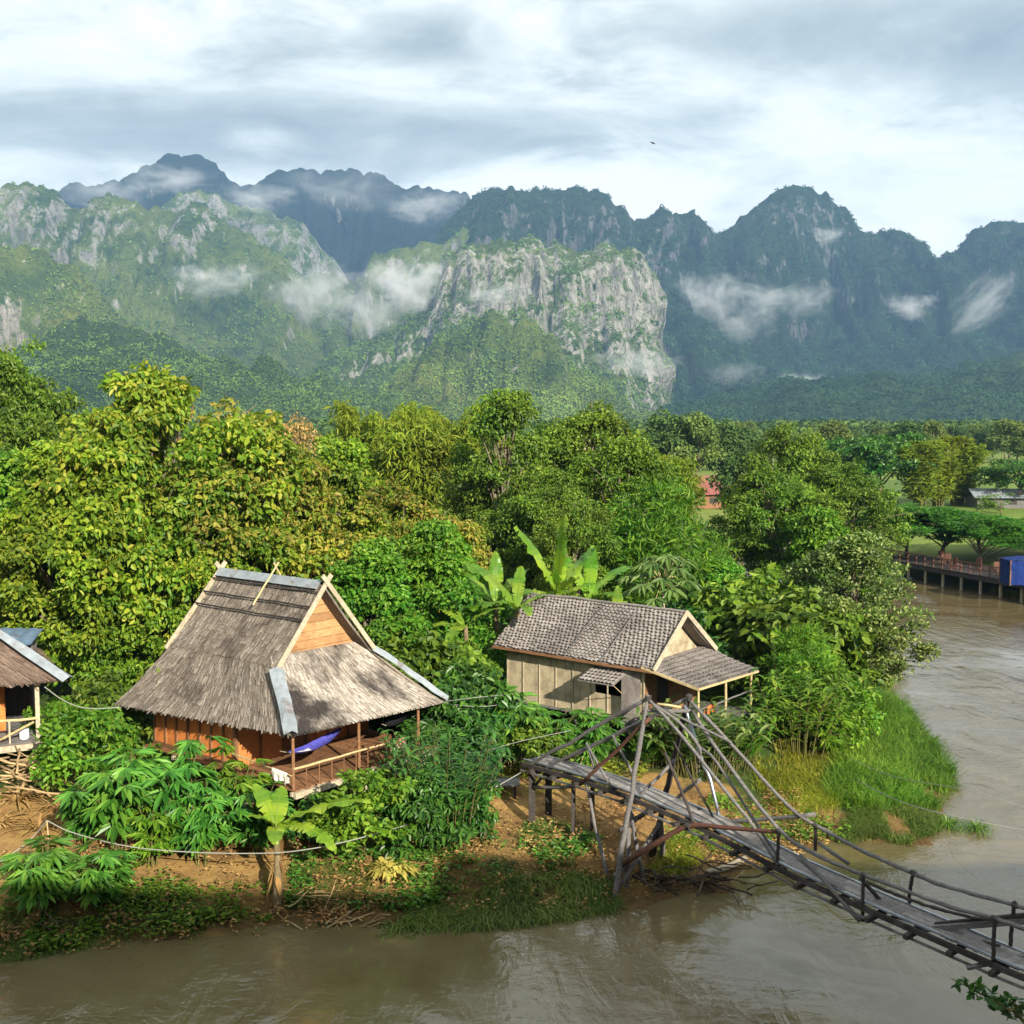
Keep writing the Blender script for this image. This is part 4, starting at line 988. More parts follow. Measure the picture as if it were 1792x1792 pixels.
# floor, posts, walls
FZ = 3.5
fb = MB()
for k in range(30):
    t0 = .18 + k * (5.45 / 30); beam(fb, h1(.12 + rng.uniform(-.03, .03), t0 + .085, FZ - .02), h1(6.9, t0 + .085, FZ - .02), .165, .035)
part('floor', fb, M_BROWN, hut, hb1)
fb = MB()
for s in (.2, 2.0, 3.9, 5.4, 6.8): beam(fb, h1(s, .12, FZ - .10), h1(s, 5.7, FZ - .10), .09, .12)
beam(fb, h1(.1, .16, FZ - .13), h1(.1, 5.75, FZ - .13), .10, .17)
part('floor_beam', fb, M_PALEW, hut, hb1)
for s in (.35, 3.0, 6.6):
    for t in (.8, 2.9, 5.2):
        q = h1(s, t, 0); m = MB(); beam(m, (q[0], q[1], gz(q[0], q[1]) - .3), (q[0], q[1], Z1(FZ - .16)), .16, .16); part('stilt', m, M_PALEW, hut, hb1)
for s, t, zt in ((.22, .22, 5.0), (.22, 2.55, 4.98), (.22, 4.9, 4.85)):
    m = MB(); pole(m, h1(s, t, FZ), h1(s, t, zt), .05, .045, .006); part('porch_post', m, M_BROWN, hut, hb1)
wl = MB(); board_wall(wl, h1(2.92, .5, 0)[:2], h1(6.75, .5, 0)[:2], Z1(FZ), Z1(5.32), 7, .035, .004); side = part('wall', wl, M_WEAVE, hut, hb1)
tr_ = MB()
for k in range(8):
    s = 2.92 + k * 3.83 / 7; beam(tr_, h1(s, .47, FZ), h1(s, .47, 5.30), .07 if k else .12, .07 if k else .12, up=(*E1, 0))
beam(tr_, h1(2.9, .455, FZ + .06), h1(6.8, .455, FZ + .06), .05, .10); part('wall_batten', tr_, M_BROWN, side, hb1)
wl = MB()
board_wall(wl, h1(2.92, .52, 0)[:2], h1(2.92, 2.1, 0)[:2], Z1(FZ), (lambda g: lambda q: Z1(g(q)))(lambda q: 5.35 + 1.0 * min(.7, q)), 4, .035, .006); board_wall(wl, h1(2.92, 3.0, 0)[:2], h1(2.92, 5.45, 0)[:2], Z1(FZ), (lambda g: lambda q: Z1(g(q)))(lambda q: min(6.1, 5.15 + 2.6 * (1 - q))), 6, .035, .006)
front_ = part('wall', wl, M_ORANGE, hut, hb1)
m = MB()
for t in (1.3, 2.1, 3.0, 3.8, 4.6): beam(m, h1(2.88, t, FZ), h1(2.88, t, 5.7), .07, .06, up=(*E1, 0))
beam(m, h1(2.88, .5, 5.35), h1(2.88, 5.45, 5.35), .06, .1); part('wall_batten', m, M_BROWN, front_, hb1)
m = MB(); board_wall(m, h1(2.95, 2.12, 0)[:2], h1(2.95, 2.98, 0)[:2], Z1(FZ + .03), Z1(5.3), 4, .03, .004); part('door', m, M_BROWN, hut, hb1)
wl = MB(); board_wall(wl, h1(2.9, 5.45, 0)[:2], h1(6.75, 5.45, 0)[:2], Z1(FZ), Z1(5.1), 7, .035, .004); board_wall(wl, h1(6.75, .5, 0)[:2], h1(6.75, 5.4, 0)[:2], Z1(FZ), (lambda g: lambda q: Z1(g(q)))(lambda q: 5.1 + 1.2 * min(1, 3 * min(q, 1 - q))), 7, .035, .004)
part('wall', wl, M_WEAVE, hut, hb1)
# railing
rl = MB(); a, b = h1(.16, .2, FZ + .57), h1(.16, 4.35, FZ + .50)
pole(rl, a, b, .035, .03, .008, seg=8); part('porch_rail', rl, M_BAMB, hut, hb1)
for k in range(9):
    t = .62 + k * .44; m = MB(); pole(m, h1(.16, t, FZ), h1(.16, t, FZ + .56 - .008 * k), .018, .015, .004, 5, 2); part('baluster', m, M_BROWN, hut, hb1)

# hammocks and cloths about the porch
def hammock(name, label, a, b, sag, w, mat, edge=None, tw=.22, col2=None):
    a, b = np.asarray(a, float), np.asarray(b, float)
    o = empty(name, label, 'hammock', (a + b) / 2)
    org = (a + b) / 2
    t = np.linspace(.12, .88, 22); ac = np.linspace(-1, 1, 13)
    d = b - a; s = unit(np.array([-d[1], d[0], 0]))
    V = []
    for q in t:
        c = a + d * q - np.array([0, 0, sag * 4 * q * (1 - q)]); ww = w * (.10 + .9 * math.sin(PI * (q - .12) / .76) ** .6)
        V.append([c + s * ww * k * .55 + np.array([0, 0, abs(k) ** 2 * ww * tw]) + rng.normal(size=3) * .004 for k in ac])
    V = np.array(V)
    if col2 is None:
        m = MB(); gridmesh(m, V); part('sling', m, mat, o, org, smooth=True)
    else:
        m = MB(); gridmesh(m, V[:, 0:4]); gridmesh(m, V[:, 9:13]); gridmesh(m, V[9:, 3:10]); part('sling', m, mat, o, org, smooth=True)
        m = MB(); gridmesh(m, V[:10, 3:10]); part('pale_panel', m, col2, o, org, smooth=True)
    m = MB()
    for end, row in ((a, V[0]), (b, V[-1])):
        for k in range(0, 13, 3): tube(m, [end, row[k]], .008, 4, False)
    part('cords', m, M_PALEW, o, org)
    return o
M_BLUE = cloth_mat('blue_cloth', (.085, .085, .42)); M_WHITEC = cloth_mat('white_cloth', (.70, .68, .62), (.58, .56, .5)); M_BLACKC = cloth_mat('black_cloth', (.012, .012, .014))
M_PINK = cloth_mat('pink_and_white_cloth', (.62, .16, .12), (.72, .55, .48), 20)
hammock('hammock', 'blue hammock with a white panel slung across the porch', h1(.62, .12, FZ + .98), h1(1.0, 2.9, FZ + 1.2), .42, .5, M_BLUE, col2=M_WHITEC)
hammock('hammock', 'black hammock hanging in the far porch corner', h1(.7, 3.9, FZ + .9), h1(1.1, 5.6, FZ + 1.35), .42, .5, M_BLACKC)
def drape(name, label, cat, a, b, h, mat, rough=.03, seed=1):
    r = np.random.default_rng(seed); a, b = np.asarray(a, float), np.asarray(b, float); m = MB(); d = b - a; s = unit(np.array([-d[1], d[0], 0]))
    V = []
    for q in np.linspace(0, 1, 14):
        col = []
        for k in np.linspace(-1, 1, 13):
            p = a + d * q + s * (.045 * np.sign(k) * min(1, abs(k) * 5) + .03 * abs(k) * math.sin(q * 17 + k)) - np.array([0, 0, h * abs(k) * (1 + .12 * math.sin(q * 9 + (k > 0) * 2)) - .045])
            col.append(p + r.normal(size=3) * rough * .15)
        V.append(col)
    gridmesh(m, np.array(V)); o = obj(name, m, mat, None, a, smooth=True); o.location = tuple(a); return tag(o, label, cat)
drape('cloth', 'pink and white cloth drying on the porch rail', 'cloth', h1(.16, 3.75, FZ + .51), h1(.16, 4.25, FZ + .50), .36, M_PINK)
drape('towel', 'white towel hung at the near porch corner', 'towel', h1(.35, .14, FZ + .40), h1(.95, .14, FZ + .44), .30, M_WHITEC, seed=3)
m = MB(); pole(m, h1(.2, .14, FZ + .40), h1(2.9, .3, FZ + .46), .025, .025, .006); part('porch_rail', m, M_BAMB, hut, hb1)

# ================================================================== THE BAMBOO HUT
rng = np.random.default_rng(300)
O2 = np.array([4.51, 37.0]); F1 = unit(np.array([-.793, .609])); F2 = unit(np.array([.609, .793]))
def h2(s, t, z): q = O2 + F1 * s + F2 * t; return CAMP + (np.array([q[0], q[1], z]) - CAMP) * K2
Z2 = lambda z: CAM_H + (z - CAM_H) * K2
hb2 = h2(3.2, 2.1, 2.0); hut2 = empty('bamboo_hut', 'small hut with a chevron-patterned bamboo shingle roof and pale woven walls', 'hut', hb2)
def shingles(mb, pt, rows, cols, panels):
    """rounded overlapping shingles; panels: (u0, u1, slant)"""
    f, nrm = pt
    for (u0, u1, sl) in panels:
        n = max(3, int(cols * (u1 - u0)))
        for j in range(rows):
            v0, v1 = j / rows, min(1, (j + 1.3) / rows)
            ph = (j * sl) % 1.0
            for i in range(-1, n + 1):
                a, b = u0 + (i + ph) / n * (u1 - u0), u0 + (i + ph + .94) / n * (u1 - u0)
                a, b = max(a, u0), min(b, u1)
                if b - a < .002: continue
                k = np.linspace(0, 1, 4); uu = a + (b - a) * k
                hh = np.sin(PI * k) * .065 + .01
                lo_ = f(uu, np.full(4, v0 + rng.uniform(-.012, .012))) + nrm * (hh + .035 + rng.uniform(-.006, .006))[:, None]
                hi_ = f(uu, np.full(4, v1)) + nrm * (hh * .6)[:, None]
                gridmesh(mb, np.stack([lo_, hi_]))
ridF, ridB = h2(-.12, 2.17, 6.50), h2(6.57, 2.17, 6.55)
sL = [h2(-.12, 0, 4.90), h2(6.57, 0, 4.95)]; sR = [h2(-.12, 4.34, 4.92), h2(6.57, 4.34, 4.92)]
def slab(mb, pt, th=.06):
    f, n = pt; uu, vv = np.meshgrid(np.linspace(0, 1, 6), np.linspace(0, 1, 5), indexing='ij'); T = f(uu, vv)
    gridmesh(mb, T); gridmesh(mb, (T - n * th)[::-1])
    for e in (T[:, 0], T[:, -1], T[0], T[-1]): gridmesh(mb, np.stack([e, e - n * th]))
rb = MB(); pt = patch(sL[0], sL[1], ridF, ridB, .09); slab(rb, pt); shingles(rb, pt, 19, 42, ((0, .30, .3), (.30, .52, -.3), (.52, 1.0, .3)))
r2_ = part('roof', rb, M_SHINGLE, hut2, hb2)
rb = MB(); pt = patch(sR[0], sR[1], ridF, ridB, .04); slab(rb, pt); shingles(rb, pt, 15, 36, ((0, 1, .5),)); part('roof', rb, M_SHINGLE, hut2, hb2)
rb = MB(); pole(rb, ridF + [0, 0, .07], ridB + [0, 0, .07], .05, .05, .02, 7, 12); part('ridge_cap', rb, M_SHINGLE, r2_, hb2)
pb = MB()
for q in (.30, .52):
    a = patch(sL[0], sL[1], ridF, ridB, .04); nn = a[1]; pole(pb, a[0](q, .0) + nn * .10, a[0](q - .03, .93) + nn * .08, .018, .015, .01)
part('roof_batten', pb, M_GREYW, r2_, hb2)
eb = MB(); beam(eb, sL[0] + [0, 0, -.05], sL[1] + [0, 0, -.05], .05, .10); part('eave_board', eb, M_BROWN, r2_, hb2)
bb = MB()
for foot in (sL[0], sR[0]):
    d = unit(foot - ridF); sh = np.r_[F1 * (-.07 if foot is sL[0] else -.075), 0]
    beam(bb, ridF - d * .05 + sh + [0, 0, .03], foot + d * .05 + sh + [0, 0, .03], .05, .18, up=np.cross(d, np.r_[F1, 0]))
part('barge_board', bb, M_PALEW, hut2, hb2)
g = MB(); a, b, c = h2(.38, .32, 4.98), h2(.38, 4.02, 4.98), h2(.38, 2.17, 6.36)
g.add([a, b, c], [[0, 1, 2]]); g.add([a + np.r_[F1 * .03, 0], c + np.r_[F1 * .03, 0], b + np.r_[F1 * .03, 0]], [[0, 1, 2]]); part('gable_wall', g, M_WEAVEP, hut2, hb2)
g = MB(); a, b, c = h2(6.2, .32, 4.98), h2(6.2, 4.02, 4.98), h2(6.2, 2.17, 6.36); g.add([a, c, b], [[0, 1, 2]]); part('gable_wall', g, M_WEAVEP, hut2, hb2)
lt = MB(); l0, l1 = h2(.30, -.02, 5.02), h2(.30, 4.36, 5.02); q0, q1 = h2(-1.78, .04, 4.55), h2(-1.82, 4.34, 4.40)
pt = patch(q0, q1, l0, l1, .07); slab(lt, pt, .05); shingles(lt, pt, 9, 30, ((0, 1, .0),)); lean = part('porch_roof', lt, M_SHINGLE, hut2, hb2)
m = MB(); beam(m, q0 + [0, 0, -.05], q1 + [0, 0, -.05], .05, .07); beam(m, q0 + [0, 0, -.045], l0 + [0, 0, -.06], .05, .08); part('edge_board', m, M_BAMB, lean, hb2)
F2Z = 3.0
wl = MB(); board_wall(wl, h2(.42, .38, 0)[:2], h2(1.05, .38, 0)[:2], Z2(F2Z), Z2(4.88), 2, .04, .006); board_wall(wl, h2(2.35, .38, 0)[:2], h2(6.15, .38, 0)[:2], Z2(F2Z), Z2(4.9), 6, .04, .006)
board_wall(wl, h2(1.05, .38, 0)[:2], h2(2.35, .38, 0)[:2], Z2(F2Z), Z2(3.75), 2, .04, .006); board_wall(wl, h2(1.05, .38, 0)[:2], h2(2.35, .38, 0)[:2], Z2(4.62), Z2(4.9), 2, .04, .006)
w2 = part('wall', wl, M_WEAVEP, hut2, hb2)
m = MB()
for k in range(9): s = .40 + k * .72; beam(m, h2(s, .345, F2Z), h2(s, .345, 4.86), .035, .035, up=(*F1, 0))
part('wall_batten', m, M_PALEW, w2, hb2)
wl = MB(); board_wall(wl, h2(6.2, .38, 0)[:2], h2(6.2, 3.96, 0)[:2], Z2(F2Z), Z2(5.0), 5, .04, .006); board_wall(wl, h2(.42, 3.96, 0)[:2], h2(6.2, 3.96, 0)[:2], Z2(F2Z), Z2(4.9), 8, .04, .006)
part('wall', wl, M_WEAVEP, hut2, hb2)
wl = MB(); board_wall(wl, h2(.42, .40, 0)[:2], h2(.42, 1.2, 0)[:2], Z2(F2Z), Z2(5.0), 2, .04, .004); board_wall(wl, h2(.42, 2.0, 0)[:2], h2(.42, 3.96, 0)[:2], Z2(F2Z), Z2(5.0), 4, .04, .004); part('wall', wl, M_BROWN, hut2, hb2)
m = MB(); board_wall(m, h2(.46, 1.2, 0)[:2], h2(.46, 2.0, 0)[:2], Z2(F2Z), Z2(4.85), 2, .03, .004); part('door', m, M_DARKW, hut2, hb2)
m = MB(); a = np.array([h2(1.0, .30, 4.66), h2(2.4, .30, 4.66), h2(1.02, -.62, 4.36), h2(2.42, -.62, 4.36)]); sh = patch(a[2], a[3], a[0], a[1]); slab(m, sh, .03); shingles(m, sh, 5, 9, ((0, 1, 0),))
sht = part('window_shutter', m, M_SHINGLE, hut2, hb2)
m = MB(); pole(m, h2(1.15, .34, 3.8), h2(1.12, -.5, 4.36), .015, .015, 0, 5, 2); part('prop', m, M_BAMB, sht, hb2)
m = MB(); board_wall(m, h2(.52, .30, 0)[:2], h2(1.15, .12, 0)[:2], Z2(2.6), Z2(4.75), 1, .04, .004); lp = part('leaning_panel', m, M_SHINGLE, hut2, hb2)
fb = MB()
for k in range(16): beam(fb, h2(-1.7, .25 + k * .26, F2Z - .02), h2(6.3, .25 + k * .26, F2Z - .02), .24, .04)
part('floor', fb, M_GREYW, hut2, hb2)
for s in (-1.6, .6, 3.2, 6.0):
    for t in (.4, 2.2, 4.0):
        q = h2(s, t, 0); m = MB(); pole(m, (q[0], q[1], gz(q[0], q[1]) - .3), (q[0], q[1], Z2(F2Z - .04)), .07, .065, .01); part('stilt', m, M_GREYW, hut2, hb2)
for t in (.3, 2.2, 4.15):
    m = MB(); pole(m, h2(-1.65, t, F2Z), h2(-1.65, t, 4.42), .045, .04, .01); part('porch_post', m, M_BAMB, hut2, hb2)
m = MB(); pole(m, h2(-1.66, .3, 3.75), h2(-1.66, 4.2, 3.7), .03, .03, .01); part('porch_rail', m, M_GREYW, hut2, hb2)
m = MB(); lo = h2(-1.3, 1.0, 0); drape('cloth', 'small orange cloth on the bamboo hut porch rail', 'cloth', h2(-1.66, .8, 3.74), h2(-1.66, 1.35, 3.74), .25, cloth_mat('orange_cloth', (.6, .16, .05)), seed=5)

# ================================================================== HUT CUT BY THE LEFT EDGE
rng = np.random.default_rng(400)
O3 = np.array([-12.35, 31.0]); G1 = unit(np.array([-.90, -.43])); G2 = unit(np.array([-.50, .87]))
def h3(s, t, z): q = O3 + G1 * s + G2 * t; return CAMP + (np.array([q[0], q[1], z]) - CAMP) * K3
Z3 = lambda z: CAM_H + (z - CAM_H) * K3
hb3 = h3(3, 2.5, 1.9); hut3 = empty('balcony_hut', 'hut with brown thatch and a white tin hip edge, cut by the left edge', 'hut', hb3)
ez = 5.95; rp = h3(2.6, 2.5, 7.9); rq = h3(4.6, 2.5, 7.9)
rb = MB(); thatch(rb, patch(h3(0, 0, ez), h3(7, 0, ez), rp, rq, .08), 12, rag=1.0)
thatch(rb, patch(h3(0, 0, ez), h3(0, 5, ez), rp, rp + [0, .05, 0], .08), 10); thatch(rb, patch(h3(0, 5, ez), h3(7, 5, ez), rp, rq, .08), 9)
r3 = part('roof', rb, M_THATCHB, hut3, hb3)
fl = MB(); strip(fl, rp + [0, 0, .08], h3(-.12, -.12, ez - .02), unit(np.cross(n_up, h3(0, 0, ez) - rp)), .26, .12, .3); part('hip_flashing', fl, M_TIN, r3, hb3)
for s, t in ((.62, .5), (3.4, .5), (6.2, .5)):
    m = MB(); beam(m, h3(s, t, 4.15), h3(s, t, ez + .15), .13, .13, up=(*G1, 0)); part('porch_post', m, M_PALEW, hut3, hb3)
for s, t in ((.7, .55), (3.4, .55), (.7, 3.0), (3.4, 3.0), (.7, 4.6)):
    q = h3(s, t, 0); m = MB(); beam(m, (q[0], q[1], gz(q[0], q[1]) - .3), (q[0], q[1], Z3(4.0)), .15, .15); part('stilt', m, M_PALEW, hut3, hb3)
m = MB(); beam(m, h3(.38, .42, 4.08), h3(7, .42, 4.08), .16, .2); beam(m, h3(.5, .5, 4.06), h3(.5, 4.6, 4.06), .13, .16); part('floor_beam', m, M_PALEW, hut3, hb3)
m = MB()
for k in range(22): beam(m, h3(.45, .5 + k * .19, 4.20), h3(6.9, .5 + k * .19, 4.20), .17, .035)
part('floor', m, M_GREYW, hut3, hb3)
m = MB(); pole(m, h3(.6, .46, 4.85), h3(6.5, .46, 4.8), .045, .04, .01); pole(m, h3(.72, .46, 4.75), h3(1.8, .46, 4.25), .04, .04, .01); part('porch_rail', m, M_BAMB, hut3, hb3)
for k in range(1, 6): m = MB(); beam(m, h3(.6 + k * .75, .46, 4.2), h3(.6 + k * .75, .46, 4.83), .06, .05, up=(*G1, 0)); part('baluster', m, M_PALEW, hut3, hb3)
wl = MB(); board_wall(wl, h3(1.3, 2.0, 0)[:2], h3(6.8, 2.0, 0)[:2], Z3(4.2), Z3(6.2), 8); board_wall(wl, h3(1.3, 2.0, 0)[:2], h3(1.3, 4.7, 0)[:2], Z3(4.2), Z3(6.2), 4); part('wall', wl, M_WEAVE, hut3, hb3)
m = MB(); q = h3(.95, .75, 4.22); tube(m, [q, q + [0, 0, .05], q + [0, 0, .32], q + [0, 0, .36]], [.14, .16, .15, .11], 12)
o = obj('water_jar', m, NT('white_plastic').finish((.62, .66, .70), .4, .4), None, q, smooth=True); o.location = tuple(q); tag(o, 'white plastic jar on the balcony at the left edge', 'jar')

# shed with the blue-grey tin roof behind it
rng = np.random.default_rng(420)
a = P(62, 1118, 39); sb = np.array([a[0] - 2, 40.5, gz(a[0] - 2, 40.5)])
shed = empty('tin_shed', 'shed with a blue-grey tin roof behind the leftmost hut', 'shed', sb)
m = MB(); za = a[2]
V = []
for i in range(41):
    x = a[0] - 5 + i * .125; hh = .02 * math.sin(i * PI / 2 * 1.0); V.append([[x, 39.0 - .01 * i, za - .12 + hh], [x, 39.5 - .01 * i, za + .05 + hh], [x, 40.1 - .01 * i, za + .24 + hh]])
gridmesh(m, np.array(V)); gridmesh(m, np.array(V)[::-1] - [0, 0, .012]); part('roof', m, M_TINB, shed, sb)
m = MB(); board_wall(m, (a[0] - 4.7, 39.5), (a[0] - .4, 39.4), sb[2] - .2, za - .02, 10); board_wall(m, (a[0] - .4, 39.4), (a[0] - .4, 40.0), sb[2] - .2, za + .1, 6); part('wall', m, M_GREYW, shed, sb)
for x, y in ((a[0] - .25, 39.2), (a[0] - 4.8, 39.3)): m = MB(); pole(m, (x, y, sb[2] - .2), (x, y, za - .1), .06); part('post', m, M_GREYW, shed, sb)
# ================================================================== THE BAMBOO FOOTBRIDGE
rng = np.random.default_rng(500)
S0 = np.array([.5, 33.8]); BD = unit(np.array([.653, -.757])); BN = np.array([-BD[1], BD[0]])
WID = .78
def deck_z(l):
    return np.interp(l, [-1, 0, 2, 4, 6.6, 9.5, 11.6, 13.7, 14.8, 18, 21, 25, 28], [2.74, 2.78, 2.86, 2.86, 2.70, 2.29, 2.12, 1.98, 1.90, 1.85, 1.95, 2.4, 2.7])
def bp(l, w, z=0.0):
    q = S0 + BD * l + BN * w; return np.array([q[0], q[1], z])
def bpx(u, v, w):
    """where the pixel's ray meets the upright plane that stands w across the deck"""
    d = ray(u, v); o = S0 + BN * w
    t = ((o[0]) * BN[0] + (o[1]) * BN[1]) / (d[0] * BN[0] + d[1] * BN[1])
    return CAMP + d * t
bb_ = np.array([bp(4, .7)[0], bp(4, .7)[1], .5])
br = empty('footbridge', 'sagging grey timber and bamboo footbridge with a tall trestle tower over the brown river', 'bridge', bb_)
def bpart(nm, mb, mat, par=None, **k): return obj(nm, mb, mat, par or br, bb_, **k)
# deck: bamboo matting on stringers, steel channel on both edges
ll = np.arange(-.25, 27.5, .25)
m = MB()
for i in range(len(ll) - 1):
    n = 1
    a, b = ll[i], ll[i + 1]
    for k in range(2):
        c = a + (k + .5) * .125; beam(m, bp(c, .05 + rng.uniform(-.03, .03), deck_z(c) + .0), bp(c, WID - .05 + rng.uniform(-.03, .03), deck_z(c) + .0), .11, .03)
deck = bpart('deck', m, M_GREYW)
m = MB()
for w in np.linspace(.12, WID - .12, 4):
    for s in range(0, 27, 3):
        a, b = s + rng.uniform(-.3, .3), min(27, s + 3 + rng.uniform(-.2, .4)); cc = np.linspace(a, b, 5)
        ww = w + rng.uniform(-.012, .012)
        for i in range(4): beam(m, bp(cc[i], ww, deck_z(cc[i]) + .027), bp(cc[i + 1], ww, deck_z(cc[i + 1]) + .027), .185, .022)
bpart('deck_matting', m, wood_mat('worn_deck_boards', (.13, .118, .11), (.27, .25, .235), (2, 2, 5), .8, .3), deck)
for w in (.03, WID - .03):
    m = MB()
    for i in range(len(ll) - 1): beam(m, bp(ll[i], w, deck_z(ll[i]) + .05), bp(ll[i + 1], w, deck_z(ll[i + 1]) + .05), .055, .045)
    bpart('edge_channel', m, M_STEEL)
for w in (-.04, .39, WID + .04):
    m = MB()
    for i in range(0, len(ll) - 1): beam(m, bp(ll[i], w, deck_z(ll[i]) - .085), bp(ll[i + 1], w, deck_z(ll[i + 1]) - .085), .08, .12)
    bpart('stringer', m, M_DARKW)
for l in np.arange(.3, 27, .95):
    m = MB(); beam(m, bp(l, -.2 - rng.uniform(0, .12), deck_z(l) - .19), bp(l, WID + .2, deck_z(l) - .19), .11, .11); bpart('cross_beam', m, M_DARKW)
m = MB()
for i in range(0, len(ll) - 1): beam(m, bp(ll[i], -.1, deck_z(ll[i]) - .27), bp(ll[i + 1], -.1, deck_z(ll[i + 1]) - .27), .05, .05)
bpart('stringer', m, M_GREYW)

def grd(p): return np.array([p[0], p[1], gz(p[0], p[1]) - .35])
def add(nm, mat, a, b, r=.05, r2=None, wob=.014):
    m = MB(); pole(m, a, b, r, r2, wob, 8); return bpart(nm, m, mat, smooth=True)
N_, F_ = bpx(1134, 1222, 0), bpx(1206, 1221, WID)
# tower: two leaning legs each side, head beam, cross braces
def leg(u0, v0, z0, top, r, mat=M_GREYW):
    p = G(u0, v0, z0); p = np.array([p[0], p[1], min(z0, gz(p[0], p[1])) - .3]); return add('tower_leg', mat, p, top, r, r * .7, .02)
leg(1072, 1560, .3, N_ + [0, 0, .08], .085, M_GREYW); leg(1137, 1495, .5, F_ + [0, 0, .08], .10, M_DARKW)
leg(1130, 1545, .2, bpx(1100, 1400, -.05), .07); leg(1067, 1512, .8, bpx(1027, 1373, -.05), .06)
leg(1095, 1555, .2, bpx(1104, 1395, .1), .085)
leg(1160, 1500, .4, bp(4.6, WID + .05, 2.7), .09)
add('head_beam', M_GREYW, N_ + (N_ - F_) * .12 + [0, 0, -.32], F_ + (F_ - N_) * .12 + [0, 0, -.35], .055)
add('head_beam', M_BAMB, bpx(1150, 1232, .3) , bpx(1192, 1238, .7), .035)
add('brace', M_GREYW, bpx(1109, 1406, 0), bpx(1180, 1330, WID), .05)
add('brace', M_GREYW, bpx(1179, 1402, WID), bpx(1226, 1364, WID), .05)
a_, b_ = G(1072, 1558, .3), G(1137, 1492, .5)
add('brace', M_DARKW, np.array([a_[0], a_[1], 2.05]) + np.r_[BD * .25, 0], np.array([b_[0], b_[1], 2.0]) + np.r_[BD * .3, 0], .07)
add('brace', M_GREYW, np.array([a_[0], a_[1], .75]) + np.r_[BD * .1, 0], np.array([b_[0], b_[1], .85]), .07)
add('brace', M_GREYW, G(1076, 1566, .15), bpx(1154, 1440, WID * .9), .055)
# curved prop and the outrigger poles above the deck
m = MB(); c = curve([G(1081, 1518, .8), bpx(1147, 1476, -.25), bpx(1205, 1446, -.1), bpx(1278, 1449, -.04), bpx(1361, 1456, .03)], 24); tube(m, c, np.linspace(.085, .05, len(c)), 8); bpart('prop', m, M_REDW, smooth=True)
add('prop', M_GREYW, bpx(1262, 1441, WID), bpx(1427, 1425, WID + .05), .05)
# land-side rails
add('handrail', M_GREYW, N_, bpx(912, 1347, 0), .055, .05); add('handrail', M_GREYW, bpx(1137, 1254, .05), bpx(925, 1360, .05), .045)
add('handrail', M_GREYW, F_, bpx(980, 1334, WID), .05)
add('strut', M_REDW, bpx(1138, 1256, -.05), bpx(1018, 1371, -.05), .055)
for u0, v0, u1, v1 in ((1027, 1303, 1071, 1380), (1072, 1287, 1107, 1354), (1026, 1300, 1043, 1352)):
    add('strut', M_GREYW, bpx(u0, v0, -.02), bpx(u1, v1, -.02), .04)
# river-side hangers and rails
rail_n = [(1363, 1452), (1390, 1474), (1440, 1502), (1475, 1516), (1511, 1531), (1560, 1549), (1620, 1572), (1680, 1592), (1740, 1607), (1800, 1628)]
rail_f = [(1427, 1444), (1470, 1468), (1520, 1494), (1593, 1526), (1640, 1546), (1700, 1564), (1776, 1584), (1830, 1600)]
low_n = [(1394, 1500), (1430, 1530), (1480, 1562), (1530, 1596), (1580, 1618), (1640, 1648)]
mid_f = [(1511, 1541), (1560, 1562), (1620, 1584), (1690, 1603), (1745, 1612)]
def railing(nm, px, w, r=.045, mat=M_GREYW):
    m = MB(); c = curve([bpx(u, v, w) for u, v in px], 40)
    if nm == 'handrail':                       # carried on to the near bank, out of the picture
        l_end = (c[-1][:2] - S0) @ BD; off = c[-1][2] - deck_z(l_end)
        c = np.vstack([c] + [bp(l, w, deck_z(l) + off) for l in np.arange(l_end + 1, 27, 1.0)])
    tube(m, c + rng.normal(size=c.shape) * .004, r * (1 + .08 * rng.normal(size=len(c))), 8); return bpart(nm, m, mat, smooth=True)
railing('handrail', rail_n, 0, .05); railing('handrail', rail_f, WID, .05)
railing('lower_rail', low_n, .06, .035); railing('lower_rail', mid_f, .5, .038, M_DARKW)
def line(px, w, r, mat=M_GREYW, nm='hanger', wend=None):
    ws = [w] * len(px) if wend is None else np.linspace(w, wend, len(px))
    m = MB(); c = curve([bpx(u, v, q) for (u, v), q in zip(px, ws)], 14); tube(m, c + rng.normal(size=c.shape) * .005, r * .85, 7); bpart(nm, m, mat, smooth=True)
line([(1203, 1221), (1278, 1301), (1380, 1411), (1427, 1444)], WID, .055)
line([(1212, 1244), (1245, 1298), (1273, 1336), (1325, 1406), (1363, 1452)], WID, .06, wend=0)
line([(1132, 1221), (1184, 1277), (1278, 1394), (1320, 1448), (1362, 1514)], 0, .055)
line([(1137, 1228), (1190, 1266), (1222, 1305), (1226, 1330)], 0, .05, wend=.5)
line([(1160, 1240), (1215, 1268), (1266, 1292), (1280, 1300)], .3, .04, M_GREYW, wend=WID)
line([(1199, 1233), (1208, 1268), (1219, 1300), (1232, 1342), (1243, 1364), (1261, 1440)], WID, .06, M_STEEL, 'tower_leg')
line([(1163, 1317), (1184, 1364), (1200, 1402), (1214, 1442)], 0, .05, M_DARKW)
line([(1179, 1298), (1212, 1364), (1235, 1405), (1252, 1436)], .6, .035, M_DARKW)
line([(1222, 1305), (1255, 1335), (1310, 1420), (1330, 1450), (1380, 1530)], .5, .045, wend=.1)
line([(1363, 1454), (1361, 1490), (1360, 1515)], 0, .05, M_DARKW, 'rail_post')
line([(1427, 1444), (1427, 1470), (1427, 1488)], WID, .05, M_DARKW, 'rail_post')
